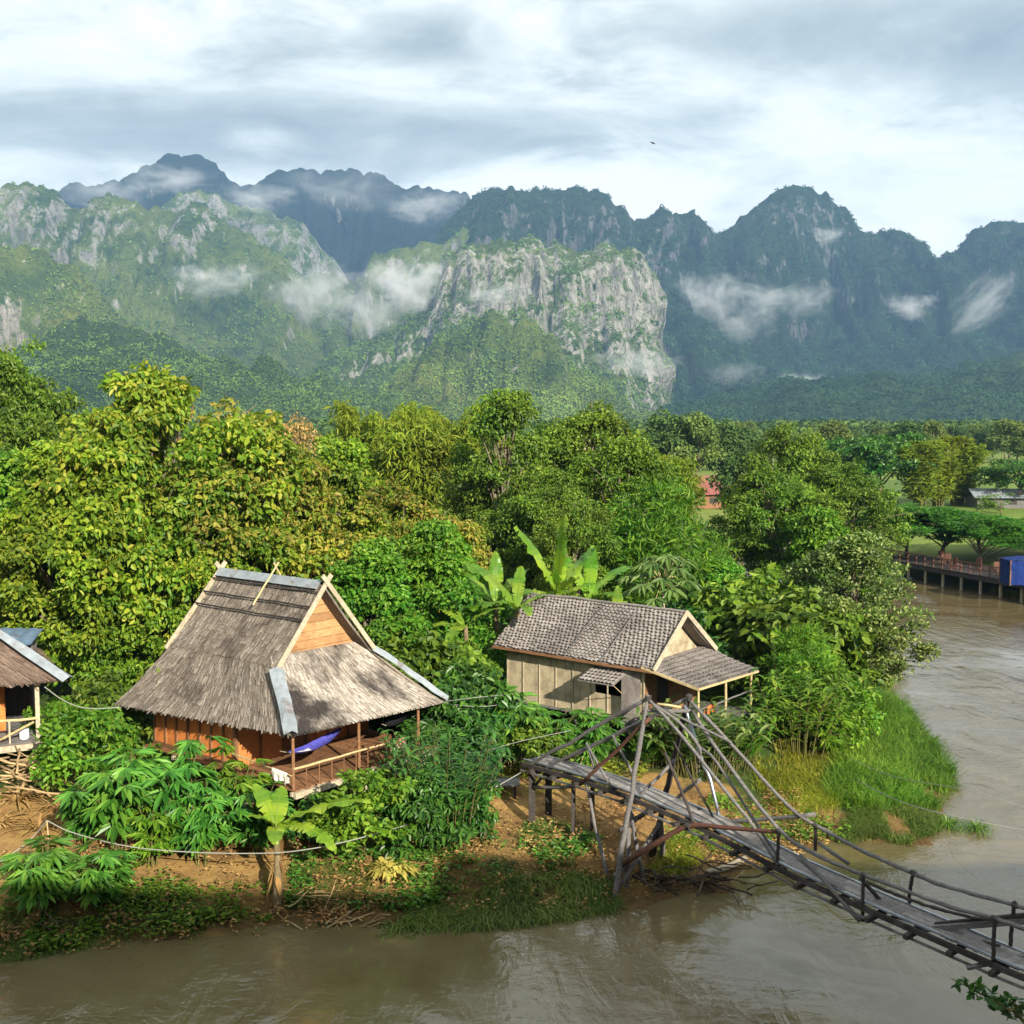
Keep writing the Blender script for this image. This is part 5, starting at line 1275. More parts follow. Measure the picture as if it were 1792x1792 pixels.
for u0, v0, v1, w in ((1511, 1530, 1612, 0), (1740, 1603, 1682, 0), (1598, 1526, 1596, WID), (1776, 1578, 1664, WID)):
    line([(u0, v0), (u0 - (1 if w == 0 else 6), (v0 + v1) / 2), (u0 - (1 if w == 0 else 7), v1)], w, .05, M_DARKW, 'rail_post')
for l in (17.5, 20.5, 23.5):
    for w in (0, WID): add('rail_post', M_DARKW, bp(l, w, deck_z(l) - .2), bp(l, w, deck_z(l) + 1.05), .05, None, .01)
add('strut', M_GREYW, bpx(1400, 1496, .0), bpx(1505, 1612, -.1), .05); add('strut', M_DARKW, bpx(1505, 1536, .05), bpx(1558, 1595, .7), .045)
add('strut', M_GREYW, bpx(1432, 1474, WID), bpx(1486, 1512, WID + .1), .045)
# flat outrigger planks lying across at the right
m = MB(); a, b = bpx(1590, 1628, .1), bpx(1815, 1610, .9); beam(m, a, b, .10, .12); bpart('outrigger', m, M_GREYW)
m = MB(); a, b = bpx(1637, 1618, .4), bpx(1815, 1600, .9); beam(m, a, b, .09, .10); bpart('outrigger', m, M_DARKW)
m = MB(); a, b = bpx(1692, 1694, -.2), bpx(1815, 1668, .8); beam(m, a, b, .12, .06); bpart('outrigger', m, M_GREYW)
add('spare_pole', M_DARKW, bpx(1560, 1604, .6), bpx(1750, 1655, .5), .03); add('spare_pole', M_REDW, bpx(1600, 1618, .5), bpx(1716, 1655, .45), .022)
# trestle on the land end
for l, w in ((.1, .05), (.1, WID - .05), (1.9, .05), (2.0, WID - .05)):
    q = bp(l, w); m = MB(); beam(m, (q[0], q[1], gz(q[0], q[1]) - .3), (q[0], q[1], deck_z(l) - .22), .2 if l < 1 else .12, .2 if l < 1 else .12); bpart('trestle_post', m, M_DARKW)
add('brace', M_GREYW, bp(.15, .0, 2.05), bp(1.9, .0, 2.5), .05); add('brace', M_DARKW, bp(.1, 0, 1.9), bp(.1, WID, 2.5), .045)
# support at the far, unseen end by the near bank
for w in (-.2, WID + .2):
    q = bp(24, w); add('tower_leg', M_DARKW, (q[0], q[1], gz(q[0], q[1]) - .5), bp(24, w, deck_z(24) + 1.2), .1)

# wire lashings where the poles meet
M_LASH = NT('rusty_wire').finish((.05, .045, .04), .6, .3)
for c, ax, r_ in ((N_, (0, 0, 1), .13), (F_, (0, 0, 1), .13), (bpx(1138, 1256, 0), (0, 0, 1), .12), (bpx(1363, 1454, 0), (BD[0], BD[1], -.3), .085), (bpx(1427, 1445, WID), (BD[0], BD[1], -.3), .085),
                  (bpx(1511, 1531, 0), (BD[0], BD[1], -.2), .08), (bpx(1740, 1607, 0), (BD[0], BD[1], -.1), .08), (bpx(1598, 1527, WID), (BD[0], BD[1], -.2), .08), (bpx(1776, 1584, WID), (BD[0], BD[1], -.1), .08),
                  (bpx(1205, 1446, -.1), (BD[0], BD[1], 0), .12), (bpx(1100, 1398, -.05), (.1, 0, 1), .13)):
    m = MB(); ax = unit(np.array(ax, float))
    for k in range(4): tube(m, [c + ax * (-.06 + .035 * k), c + ax * (-.035 + .035 * k)], .72 * r_ * (1 + .06 * (k % 2)), 9)
    bpart('lashing', m, M_LASH)
# ================================================================== PLANTS, GRASS AND LINES ON THE NEAR BANK
rng = np.random.default_rng(600); random.seed(9)
def ground_at(u, v, z=1.7):
    """where the pixel's ray meets the ground"""
    for _ in range(12):
        p = G(u, v, z); z = .5 * z + .5 * gz(p[0], p[1])
    return np.array([p[0], p[1], gz(p[0], p[1])])
def stand(key, u, v, vtop, label, cat, group=None, rot=None, wide=1.0):
    """like place(), from the pixel of the foot and the pixel row of the top"""
    p = ground_at(u, v); return place(key, u, p[1], vtop, label, cat, group, rot, wide=wide)
CG = 'cassava shrubs on the bank below the thatched hut'; S_ = 'shrub'
stand('cas_a', 300, 1485, 1278, 'tallest cassava shrub in front of the orange wall', S_, CG, .2)
stand('cas_b', 205, 1490, 1300, 'cassava shrub left of the tallest, below the left wall', S_, CG, 1.2, wide=1.05)
stand('cas_c', 398, 1475, 1312, 'brighter cassava shrub right of the tallest, under the porch corner', S_, CG, 2.2, wide=1.05)
stand('cas_b', 150, 1480, 1370, 'low cassava shrub behind the rope stake', S_, CG, 3.2, wide=1.15)
stand('cas_a', 450, 1495, 1362, 'drooping cassava shrub left of the small banana plant', S_, CG, 4.2, wide=1.1)
stand('cas_a', 170, 1590, 1470, 'small cassava shrub with spread leaves below the rope', S_, CG, 5.0, wide=1.35)
stand('cas_b', 70, 1600, 1455, 'small cassava shrub at the foot of the stake', S_, CG, .8, wide=1.2)
stand('cas_b', 350, 1510, 1365, 'cassava shrub in front of the tallest, near the rope', S_, CG, 2.8, wide=1.1)
stand('cas_c', 262, 1515, 1385, 'cassava shrub hanging over the bare bank', S_, CG, 2.0, wide=1.1)
BGp = 'bushes at the left, between the balcony hut and the thatched hut'
stand('bush_a', 150, 1400, 1235, 'sunlit round-leaved bush beside the balcony hut', 'bush', BGp, .3, wide=1.0)
stand('bush_d', 215, 1390, 1262, 'sunlit bush under the left eave of the thatched hut', 'bush', BGp, 1.6, wide=1.1)
stand('bush_a', 95, 1325, 1225, 'small bush behind the balcony post', 'bush', BGp, 2.6)
stand('bush_b', 190, 1330, 1185, 'dark shrub in the gap behind the sunlit bushes', S_, BGp, 2.2)
stand('bush_b', 330, 1330, 1150, 'dark shrub behind the left wall of the thatched hut', S_, BGp, 1.2)
MG = 'shrubs between the thatched hut and the bridge'
stand('bush_a', 640, 1500, 1350, 'round light green shrub below the porch railing', S_, MG, .5, wide=1.15)
stand('gin_c', 785, 1478, 1268, 'tall dark reedy shrub at the right end of the porch', S_, MG, .2, wide=1.2)
stand('bush_c', 750, 1490, 1345, 'dark long-leaved shrub in front of the reedy shrub', S_, MG, 1.0, wide=1.0)
stand('bush_c', 800, 1470, 1340, 'dark shrub right of the reedy shrub, by the white line', S_, MG, 3.0, wide=.9)
stand('gin_c', 735, 1425, 1262, 'dark reedy shrub behind the pink cloth', S_, MG, 2.1, wide=1.0)
stand('cas_a', 610, 1500, 1400, 'low palm-leaved shrub under the porch edge', S_, MG, 2.6)
stand('bush_c', 560, 1475, 1390, 'dark shrub in the shade under the porch floor', S_, MG, .6, wide=1.1)
HG = 'shrubs around the bamboo hut'
for k, (u, v, vt, key, lab, wd) in enumerate(((825, 1330, 1165, 'bush_c', 'dark shrub left of the bamboo hut wall', 1.1), (890, 1335, 1205, 'cas_b', 'dark palm-leaved shrub before the bamboo hut wall', 1.3),
        (965, 1342, 1225, 'cas_a', 'palm-leaved shrub under the propped shutter', 1.25), (1040, 1345, 1232, 'cas_b', 'low shrub at the leaning wall panel', 1.1), (760, 1300, 1120, 'bush_b', 'leafy shrub between the two hut roofs', 1.2),
        (700, 1270, 1090, 'bush_b', 'leafy shrub just behind the right roof corner of the thatched hut', 1.1), (820, 1290, 1135, 'bush_b', 'shrub touching the left eave of the bamboo hut', .8), (790, 1350, 1215, 'bush_c', 'dark shrub where the two lines cross', 1.2),
        (640, 1230, 1050, 'bush_b', 'leafy shrub beside the right gable edge of the thatched hut', 1.1), (1185, 1220, 1060, 'bush_c', 'dark shrub behind the bamboo hut gable', 1.0), (940, 1352, 1268, 'bush_b', 'low bush under the bamboo hut floor', 1.3))):
    stand(key, u, v, vt, lab, S_, HG, k * 1.3, wide=wd)
GG = 'ginger plants by the bridge tower'
stand('gin_b', 1235, 1355, 1205, 'pale ginger plant behind the tower poles', 'plant', GG, .3, wide=1.2)
stand('gin_a', 1290, 1345, 1232, 'green ginger plant right of the tower', 'plant', GG, 1.3, wide=1.1)
stand('gin_b', 1190, 1345, 1240, 'pale ginger plant between the tower legs', 'plant', GG, 2.3, wide=1.1)
stand('gin_a', 1400, 1325, 1165, 'tall ginger plant right of the porch roof of the bamboo hut', 'plant', GG, 3.3, wide=1.0)
stand('gin_a', 1140, 1345, 1280, 'low ginger plant under the bamboo hut porch', 'plant', GG, 4.3, wide=1.1)
RG = 'bright shrubs on the sandy point'
stand('bush_d', 1430, 1320, 1150, 'tall bright shrub at the edge of the river grass', S_, RG, .3, wide=1.0).children[1].material_slots[0]
stand('bush_d', 1415, 1318, 1180, 'bright round bush left of the tall bright shrub', 'bush', RG, 1.3, wide=.95)
stand('cas_c', 1445, 1330, 1225, 'palm-leaved bright plant in front of the tall bright shrub', S_, RG, 2.3, wide=1.2)
stand('feather_a', 1405, 1290, 1115, 'feathery shrub behind the bright bushes', S_, RG, 3.3, wide=1.0)
stand('bush_a', 1480, 1300, 1190, 'bush among the tall grass on the point', 'bush', RG, 4.4, wide=1.1)
stand('bush_b', 1535, 1215, 1165, 'dark bush at the water under the riverside tree', 'bush', RG, 1.4, wide=1.2)

# bananas and the papaya
p = ground_at(485, 1590); hB = P(495, 1445, p[1])[2] - p[2]
banana_plant('banana_plant', 'small banana plant with dead leaves on its trunk, below the porch', p, hB,
             ((2.6, 1.15, 1.3, .62, .5), (1.4, 1.30, 1.1, .55, .5), (.10, .50, 2.6, .50, .6), (-.40, .30, 1.95, .56, 1.2), (3.9, .9, 1.0, .5, .9), (4.9, .4, 1.1, .45, 1.2)), seed=3)
BP = 'banana plants behind the bamboo hut'
def big_banana(u, Y, v0, label, leafs, seed, r=.13):
    q = P(u, v0, Y); g_ = gz(q[0], Y); banana_plant('banana_plant', label, (q[0], Y, g_), q[2] - g_, leafs, BP, r, False, seed=seed)
big_banana(975, 45.5, 1045, 'tallest banana plant with an upright leaf behind the bamboo hut ridge', ((.4, 1.52, 3.4, .85, .10), (2.75, 1.15, 3.4, .7, .35), (.5, 1.05, 2.8, .85, .6), (.1, .6, 2.0, .6, .8), (5.2, .9, 2.0, .6, .9), (3.6, .5, 2.2, .55, 1.1), (1.2, 1.3, 2.3, .55, .3)), 11)
big_banana(1030, 46.5, 1050, 'banana plant with spread leaves between the tall banana and the papaya', ((.5, .9, 2.6, .75, .9), (2.3, 1.1, 2.4, .7, .6), (1.3, 1.3, 2.4, .6, .3), (5.4, .6, 2.0, .6, 1.0), (3.6, .6, 2.0, .6, 1.0)), 12)
big_banana(868, 45.5, 1060, 'banana plant left of the one with the long arching leaf', ((2.6, .9, 2.6, .75, .9), (.6, 1.0, 2.2, .65, .7), (1.6, 1.35, 2.3, .6, .3), (4.2, .5, 2.0, .6, 1.1)), 14)
big_banana(905, 44.0, 1065, 'banana plant with one long leaf arching left, behind the bamboo hut', ((2.75, .95, 3.2, .8, .9), (1.4, 1.25, 1.9, .5, .6), (3.9, .6, 2.0, .55, 1.2), (.3, .7, 1.6, .5, 1.0), (5.0, .5, 1.8, .5, 1.2)), 13)
big_banana(1080, 42.5, 1078, 'young banana plant peeping over the bamboo hut ridge', ((.3, .5, 1.6, .45, .7), (2.6, .6, 1.5, .45, .8), (1.4, 1.4, 1.2, .42, .3)), 15)
big_banana(815, 42.5, 1095, 'shaded banana plant left of the bamboo hut', ((3.3, .3, 2.2, .6, 1.2), (2.4, .7, 2.0, .6, 1.0), (4.4, .3, 2.0, .55, 1.3), (.2, .8, 1.7, .5, 1.0)), 17)
big_banana(1355, 44.5, 1138, 'young banana plant behind the porch roof of the bamboo hut', ((1.2, 1.2, 1.3, .4, .5), (2.6, .9, 1.2, .4, .7), (.2, .8, 1.4, .4, .7)), 19, .08)
# papaya: bare trunk with long-stalked hand-shaped leaves
q = P(1160, 1022, 46.0); zg = gz(q[0], 46.0); Hp = q[2] - zg
rng = np.random.default_rng(640)
pap = empty('papaya_tree', 'papaya tree with a star of long-stalked leaves behind the bamboo hut', 'tree', (q[0], 46.0, zg))
m = MB(); c = curve([[0, 0, -.3], [.05, 0, Hp * .5], [0, 0, Hp]], 10); tube(m, c, np.linspace(.12, .06, len(c)), 8); obj('trunk', m, M_PALEBARK, pap, smooth=True)
m, l_ = MB(), MB(); n = 30; az = np.arange(n) * 2.4; el = np.linspace(1.1, -.35, n)
ends = np.array([0, 0, Hp]) + np.stack([np.cos(az) * np.cos(el), np.sin(az) * np.cos(el), np.sin(el)], 1) * rng.uniform(.95, 1.5, n)[:, None]
for e in ends: tube(m, [[0, 0, Hp - .05], (e + [0, 0, Hp]) / 2 + [0, 0, .08], e], [.02, .016, .012], 5, False)
palmate(l_, ends, np.stack([np.cos(az), np.sin(az), np.full(n, -.25)], 1), .72, 9, 4.6, .22, .3)
obj('stalks', m, M_BAMB, pap, smooth=True); obj('crown', l_, leaf_mat('papaya_leaf', [(.05, .11, .02), (.09, .16, .035), (.15, .21, .06)], .3, .45, .35, (.8, 1.2), .6), pap)

# ------------------------------------------------------------------ grass
def grass(name, label, poly, n, L, W, mat, droop=.5, lean=.35, zoff=0.0, seed=1, clump=6):
    """blades on the ground inside a photo-space polygon of ground points"""
    global rng; rng = np.random.default_rng(seed)
    w = np.array([ground_at(u, v, .8)[:2] for u, v in poly])
    lo, hi = w.min(0), w.max(0); pts = np.zeros((0, 2))
    while len(pts) < n // clump:
        c = rng.uniform(lo, hi, (n, 2)); ins = np.zeros(n, bool)
        for (x0, y0), (x1, y1) in zip(w, np.roll(w, -1, 0)):
            if y0 != y1: ins ^= ((y0 > c[:, 1]) != (y1 > c[:, 1])) & (c[:, 0] < (x1 - x0) * (c[:, 1] - y0) / (y1 - y0) + x0)
        c = c[ins]; c = c[fbm(c[:, 0] * .9, c[:, 1] * .9, seed=seed, oct=2) + rng.uniform(-.55, .75, len(c)) > -.15]
        pts = np.vstack([pts, c])
    pts = np.repeat(pts[:n // clump], clump, 0); n = len(pts)
    pts = pts + rng.normal(size=(n, 2)) * .10
    z = ground_z(pts[:, 0], pts[:, 1])
    ok = z > -.25; pts, z = pts[ok], z[ok]; n = len(z)
    ln = np.repeat(rng.uniform(.55, 1.25, n // clump + 1), clump)[:n]
    az = rng.uniform(0, 2 * PI, n); D = np.stack([np.cos(az) * lean, np.sin(az) * lean, np.ones(n)], 1)
    # hanging towards the water on the edge
    N = np.stack([np.sin(az), -np.cos(az), np.full(n, .2)], 1) + rng.normal(size=(n, 3)) * .4
    mb = MB(); leaves(mb, np.c_[pts, z - .03 + zoff], D, np.cross(D, np.stack([-np.sin(az), np.cos(az), 0 * az], 1)), L * ln * rng.uniform(.6, 1.2, n), W * rng.uniform(.7, 1.3, n), 'blade', droop)
    return tag(obj(name, mb, mat), label, 'grass', kind='stuff')
grass('grass', 'drooping grass hanging over the water left of the tower', [(672, 1645), (690, 1612), (760, 1585), (860, 1550), (960, 1535), (1060, 1540), (1085, 1590), (1000, 1608), (900, 1616), (800, 1632), (720, 1650)], 10000, .80, .024, LM['grass'], .85, .8, seed=21)
grass('grass', 'short grass on the bank below the porch', [(500, 1590), (500, 1520), (600, 1500), (700, 1530), (690, 1580), (590, 1590)], 5000, .34, .018, LM['grass'], .6, .6, seed=23)
grass('grass', 'scrubby grass along the lower left shore', [(0, 1690), (0, 1600), (120, 1600), (240, 1590), (340, 1600), (370, 1632), (240, 1650), (130, 1668)], 8000, .36, .02, LM['grass'], .7, .8, seed=25)
grass('grass', 'tall green grass along the river side of the point', [(1450, 1400), (1480, 1290), (1500, 1215), (1530, 1205), (1590, 1255), (1640, 1320), (1675, 1385), (1640, 1420), (1540, 1420)], 30000, 1.35, .024, LM['tall'], .55, .45, seed=27)
grass('grass', 'yellow-green grass beside the sandy path', [(1330, 1400), (1320, 1330), (1400, 1300), (1490, 1320), (1490, 1400), (1440, 1425), (1380, 1430)], 13000, .62, .02, LM['gold'], .55, .5, seed=29)
grass('grass', 'grass on the low tip of the point', [(1470, 1480), (1500, 1420), (1560, 1410), (1640, 1425), (1640, 1450), (1600, 1478)], 11000, .55, .02, LM['grass'], .6, .5, seed=31)
grass('grass', 'yellow grass at the foot of the bamboo hut', [(700, 1420), (820, 1350), (930, 1330), (1080, 1340), (1080, 1365), (930, 1352), (850, 1400)], 5000, .30, .018, LM['gold'], .5, .5, seed=33)
grass('grass', 'green weeds on the clay behind the tower', [(905, 1480), (920, 1440), (1000, 1440), (1050, 1460), (1040, 1490), (960, 1500)], 3500, .28, .03, LM['grass'], .4, .9, seed=35)
grass('grass', 'grass under the bridge deck', [(1140, 1540), (1160, 1490), (1215, 1470), (1230, 1500), (1190, 1540)], 3000, .5, .022, LM['gold'], .5, .6, seed=37)
grass('grass', 'undergrowth in the shade of the hut trees', [(-40, 1400), (0, 1280), (400, 1200), (800, 1200), (1300, 1180), (1400, 1250), (1300, 1330), (830, 1300), (640, 1400), (420, 1440), (200, 1450)], 15000, .45, .03, LM['dark'], .6, .8, seed=39)
grass('grass', 'shore grass on the far bank below the terrace', [(1720, 1062), (1740, 1030), (1800, 1040), (1800, 1075)], 2500, .8, .06, LM['gold'], .5, .5, seed=41)
def weeds(name, label, poly, n, L, W, mat, seed):
    global rng; rng = np.random.default_rng(seed)
    w = np.array([ground_at(u, v, .8)[:2] for u, v in poly]); lo, hi = w.min(0), w.max(0)
    c = rng.uniform(lo, hi, (n * 4, 2)); ins = np.zeros(len(c), bool)
    for (x0, y0), (x1, y1) in zip(w, np.roll(w, -1, 0)):
        if y0 != y1: ins ^= ((y0 > c[:, 1]) != (y1 > c[:, 1])) & (c[:, 0] < (x1 - x0) * (c[:, 1] - y0) / (y1 - y0) + x0)
    c = c[ins]; c = c[fbm(c[:, 0] * .8, c[:, 1] * .8, seed=seed, oct=3) + rng.uniform(-.5, .5, len(c)) > -.05][:n]
    k = 9; z = ground_z(c[:, 0], c[:, 1]); h = rng.uniform(.03, .30, (len(c), k))
    p = np.repeat(np.c_[c, z], k, 0); p[:, :2] += rng.normal(size=(len(p), 2)) * .10; p[:, 2] += h.ravel()
    az = rng.uniform(0, 2 * PI, len(p)); D = np.stack([np.cos(az), np.sin(az), rng.uniform(-.2, .5, len(p))], 1)
    mb = MB(); leaves(mb, p, D, np.array([0, 0, 1.0]) + rng.normal(size=(len(p), 3)) * .35, L * rng.uniform(.6, 1.3, len(p)), W * rng.uniform(.7, 1.3, len(p)), 'hex', .2)
    return tag(obj(name, mb, mat), label, 'weeds', kind='stuff')
weeds('weeds', 'low weeds creeping over the earth bank below the cassava', [(0, 1600), (60, 1530), (240, 1520), (420, 1510), (480, 1540), (480, 1600), (360, 1628), (130, 1660), (0, 1680)], 450, .15, .07, LM['dark'], 701)
weeds('weeds', 'low weeds between the porch and the clay path', [(500, 1590), (520, 1500), (640, 1490), (760, 1500), (900, 1480), (1040, 1470), (1060, 1500), (900, 1530), (700, 1600)], 420, .14, .065, LM['cass'], 703)
weeds('weeds', 'low weeds on the clay of the sandy point', [(1150, 1480), (1250, 1400), (1400, 1400), (1500, 1400), (1480, 1470), (1390, 1480), (1300, 1500)], 350, .14, .06, LM['tall'], 705)
weeds('weeds', 'low weeds at the land end of the bridge', [(760, 1430), (860, 1360), (1000, 1340), (1130, 1345), (1120, 1380), (1000, 1380), (900, 1420)], 350, .14, .06, LM['gold'], 707)
weeds('leaf_litter', 'dead leaves scattered over the near bank', [(0, 1680), (0, 1500), (500, 1470), (900, 1420), (1400, 1380), (1480, 1470), (1060, 1600), (600, 1620)], 700, .12, .06, LM['dry'], 709)
rng = np.random.default_rng(660)
# yellowed clump
def tuft(name, label, cat, p, n, L, W, mat, lean=.7, droop=.7):
    az = rng.uniform(0, 2 * PI, n); r = rng.uniform(0, .18, n)
    D = np.stack([np.cos(az) * lean * rng.uniform(.2, 1.2, n), np.sin(az) * lean * rng.uniform(.2, 1.2, n), np.ones(n)], 1)
    m = MB(); leaves(m, np.stack([np.cos(az) * r, np.sin(az) * r, 0 * az - .03], 1), D, np.stack([-np.cos(az), -np.sin(az), np.full(n, .8)], 1), L * rng.uniform(.5, 1.1, n), W, 'blade', droop)
    o = obj(name, m, mat); o.location = tuple(p); return tag(o, label, cat)
tuft('yellow_plant', 'yellowed drooping plant at the edge of the clay path', 'plant', ground_at(685, 1530), 170, 1.25, .15, LM['yellow'])
tuft('dry_palm_frond', 'orange dry fronds at the lower left corner', 'plant', ground_at(-5, 1640), 90, 1.1, .05, M_ORANGE if False else LM['dry'])
for lab, u, v in (('dry palm frond on the brushwood under the balcony hut', 30, 1400), ('dry palm frond lying behind the rope stake', 70, 1450), ('dry palm frond at the left edge below the balcony', -5, 1440), ('dry palm frond beside the sunlit bushes', 110, 1415)):
    tag(tuft('dry_palm_frond', lab, 'palm frond', ground_at(u, v), 60, 1.3, .06, LM['dry'], 1.6, .55), group='dry fronds under the balcony hut')
tuft('water_weed', 'small green weed at the waterline below the banana plant', 'plant', ground_at(462, 1606), 40, .35, .06, LM['fresh'])
tuft('water_weed', 'green weed floating by the shore sticks', 'plant', ground_at(575, 1618), 40, .4, .05, LM['deep'], 1.5)
# reeds drooping into the river at the tip of the point
for k, (u, v, lab) in enumerate(((1655, 1375, 'dark reeds arching over the river at the end of the point'), (1660, 1445, 'dark wet reeds in the water right of the point'), (1710, 1450, 'outermost dark reeds standing in the river'))):
    q = G(u, v, .05); o = tuft('reed_clump', lab, 'reeds', q, 160, 1.1, .02, LM['dark'], 1.1, .8); tag(o, group='reeds at the tip of the point')

# ------------------------------------------------------------------ dead wood
def sticks(name, label, cat, p, n, spread, L, r, mat, zup=.35, up=.25):
    m = MB()
    for k in range(n):
        a = rng.uniform(0, 2 * PI); c = np.array([rng.normal() * spread[0], rng.normal() * spread[1], abs(rng.normal()) * zup])
        d = np.array([math.cos(a), math.sin(a), rng.normal() * up]); l = L * rng.uniform(.4, 1.1)
        pole(m, c - d * l / 2, c + d * l / 2, r * rng.uniform(.5, 1.3), None, .03, 5, 4)
    o = obj(name, m, mat, smooth=True); o.location = tuple(p); return tag(o, label, cat)
M_DRIFT = wood_mat('wet_driftwood', (.035, .025, .018), (.09, .065, .045), (3, 3, 3), .7, .3); M_DRYW = wood_mat('dry_sticks', (.26, .17, .08), (.42, .30, .16), (3, 3, 3), .85, .3)
sticks('driftwood_pile', 'dark driftwood caught at the foot of the bridge tower', 'driftwood', G(1185, 1548, .1), 70, (1.1, .35), 1.5, .028, M_DRIFT, .22, .2)
sticks('brushwood_pile', 'heap of dry branches and fronds under the balcony hut', 'brushwood', ground_at(50, 1370), 60, (.9, .8), 1.9, .03, M_DRYW, .45)
sticks('fallen_sticks', 'fallen sticks at the waterline below the small banana plant', 'sticks', ground_at(580, 1606), 16, (.9, .25), 1.3, .022, M_DRYW, .05, .12)
sticks('cut_stems', 'dry cut stems lying on the bank right of the banana trunk', 'sticks', ground_at(560, 1570), 20, (.5, .35), 1.4, .015, M_DRYW, .12)
sticks('bare_branch', 'bare twigs sticking from the lower left shore', 'branch', ground_at(115, 1640), 14, (.25, .2), .9, .015, M_DRIFT, .25, .7)
o = MB(); c = curve([G(1235, 1528, .15), G(1270, 1518, .22), G(1305, 1502, .12)], 8); tube(o, c, [.10] * len(c), 8); o = obj('log', o, M_PALEBARK, None, c[0], smooth=True); o.location = tuple(c[0]); tag(o, 'pale log at the waterline under the deck', 'log')
sticks('bamboo_stubs', 'row of dry stubs and twigs before the bamboo hut stilts', 'sticks', ground_at(930, 1345), 34, (1.2, .25), .55, .016, M_DRYW, .25, 1.6)
# landing of grey boards left of the bridge end
q = ground_at(868, 1388); m = MB()
st = empty('board_landing', 'low landing of weathered boards at the land end of the bridge', 'landing', q)
for k in range(5): beam(m, (-.75 + .02 * k, -.35 + k * .17, .34 + .01 * (k % 2)), (.75, -.30 + k * .17, .36), .155, .04)
obj('board', m, M_GREYW, st)
for x, y in ((-.6, -.25), (.6, -.25), (-.6, .3), (.6, .3)): m = MB(); beam(m, (x, y, -.3), (x, y, .31), .08); obj('leg', m, M_DARKW, st)

# ------------------------------------------------------------------ lines, hoses and the stake
def cable(name, label, cat, pts, r, mat, group=None, n=40):
    c = curve(pts, n); m = MB(); tube(m, c, r, 6); o = obj(name, m, mat, None, c[0], smooth=True); o.location = tuple(c[0]); return tag(o, label, cat, group)
M_ROPE = NT('pale_hose').finish((.25, .25, .22), .7, .2); M_WIRE = NT('pale_wire').finish((.24, .24, .22), .7, .2)
sp = ground_at(92, 1515); m = MB(); top = P(82, 1436, sp[1] - .2); pole(m, sp - [0, 0, .3], top, .025, .02, .01); o = obj('stake', m, M_BAMB, None, sp); o.location = tuple(sp); tag(o, 'thin stake holding up the pale hose at the left', 'stake')
cable('hose', 'pale water hose running from the stake to the bridge', 'hose', [top, P(130, 1458, sp[1]), P(230, 1482, 29.5), P(350, 1492, 29.2), P(470, 1493, 28.9), P(540, 1486, 28.8), P(600, 1474, 29.2), P(680, 1453, 30), P(760, 1428, 31.2), P(840, 1392, 32.6), P(912, 1352, 33.9)], .016, M_ROPE, n=80)
cable('hose', 'pale hose dropping from the stake to the left edge', 'hose', [top, P(60, 1462, sp[1]), P(30, 1488, sp[1] - .3), P(-30, 1528, sp[1] - .8)], .016, M_ROPE)
cable('hose', 'pale hose hanging from the balcony hut to the thatched hut eave', 'hose', [P(78, 1202, 31.5), P(105, 1222, 31.8), P(135, 1236, 32.2), P(165, 1240, 32.6), P(212, 1238, 33.2)], .016, M_ROPE)
WG = 'wires between the two huts'
cable('wire', 'upper wire from the thatched hut to the bamboo hut', 'wire', [eC, P(850, 1219, 36.8), P(930, 1213, 39.5)], .011, M_WIRE, WG); cable('wire', 'lower wire from the thatched hut to the bamboo hut', 'wire', [h1(.3, W1, 4.7), P(850, 1236, 36.8), P(935, 1222, 39.5)], .011, M_WIRE, WG)
tail = lambda a, b: [np.asarray(a) + (np.asarray(b) - np.asarray(a)) * q for q in np.linspace(0, 1, 9)]
RGp = 'lines stretched over the river from the point'
cable('line', 'upper line stretched over the river from the grassy point', 'line', [ground_at(1470, 1338) + [0, 0, .4], P(1560, 1358, 36), P(1690, 1382, 33)] + tail(P(1840, 1422, 31.6), (40., 27., 1.8)), .009, M_WIRE, RGp)
cable('line', 'lower line stretched over the river from the grassy point', 'line', [ground_at(1485, 1372) + [0, 0, .3], P(1560, 1396, 34), P(1650, 1424, 32)] + tail(P(1840, 1460, 30.6), (40., 25., 1.6)), .011, M_WIRE, RGp)
cable('line', 'thin line from the land end of the bridge over the shrubs', 'line', [P(780, 1335, 36), P(900, 1300, 36), P(1000, 1278, 36.5)], .01, M_WIRE)

# ------------------------------------------------------------------ river terrace on the right
rng = np.random.default_rng(700)
tb = np.array([37.0, 84.0, 0.0]); te = empty('river_terrace', 'dark wooden restaurant terrace on posts over the far bank', 'terrace', tb)
q0, q1 = P(1585, 975, 94.5), P(1830, 1040, 80)
tz = .5 * (q0[2] + q1[2]); a = np.array([q0[0], q0[1]]); b = np.array([q1[0], q1[1]]); d = unit(b - a); nn = np.array([-d[1], d[0]]); nn = nn if nn[0] > 0 else -nn
L_ = np.linalg.norm(b - a) + 10; a = a - d * 4
def tp(l, w, z): q = a + d * l + nn * w; return np.array([q[0], q[1], z])
m = MB(); ax = np.array([[*d, 0], [*nn, 0], [0, 0, 1]])
for k in range(16): beam(m, tp(0, .1 + k * .28, tz), tp(L_, .1 + k * .28, tz), .26, .06)
obj('floor', m, M_DARKW, te, tb)
m = MB(); beam(m, tp(0, .02, tz - .22), tp(L_, .02, tz - .22), .14, .3); beam(m, tp(0, 3.6, tz - .22), tp(L_, 3.6, tz - .22), .14, .3); obj('floor_beam', m, M_DARKW, te, tb)
for k in range(13):
    for w in (.15, 3.2):
        p_ = tp(k * L_ / 12, w, 0); m = MB(); beam(m, (p_[0], p_[1], gz(p_[0], p_[1]) - .4), (p_[0], p_[1], tz - .3), .16 if w < 1 else .2); obj('post', m, M_PALEW if w < 1 else M_DARKW, te, tb)
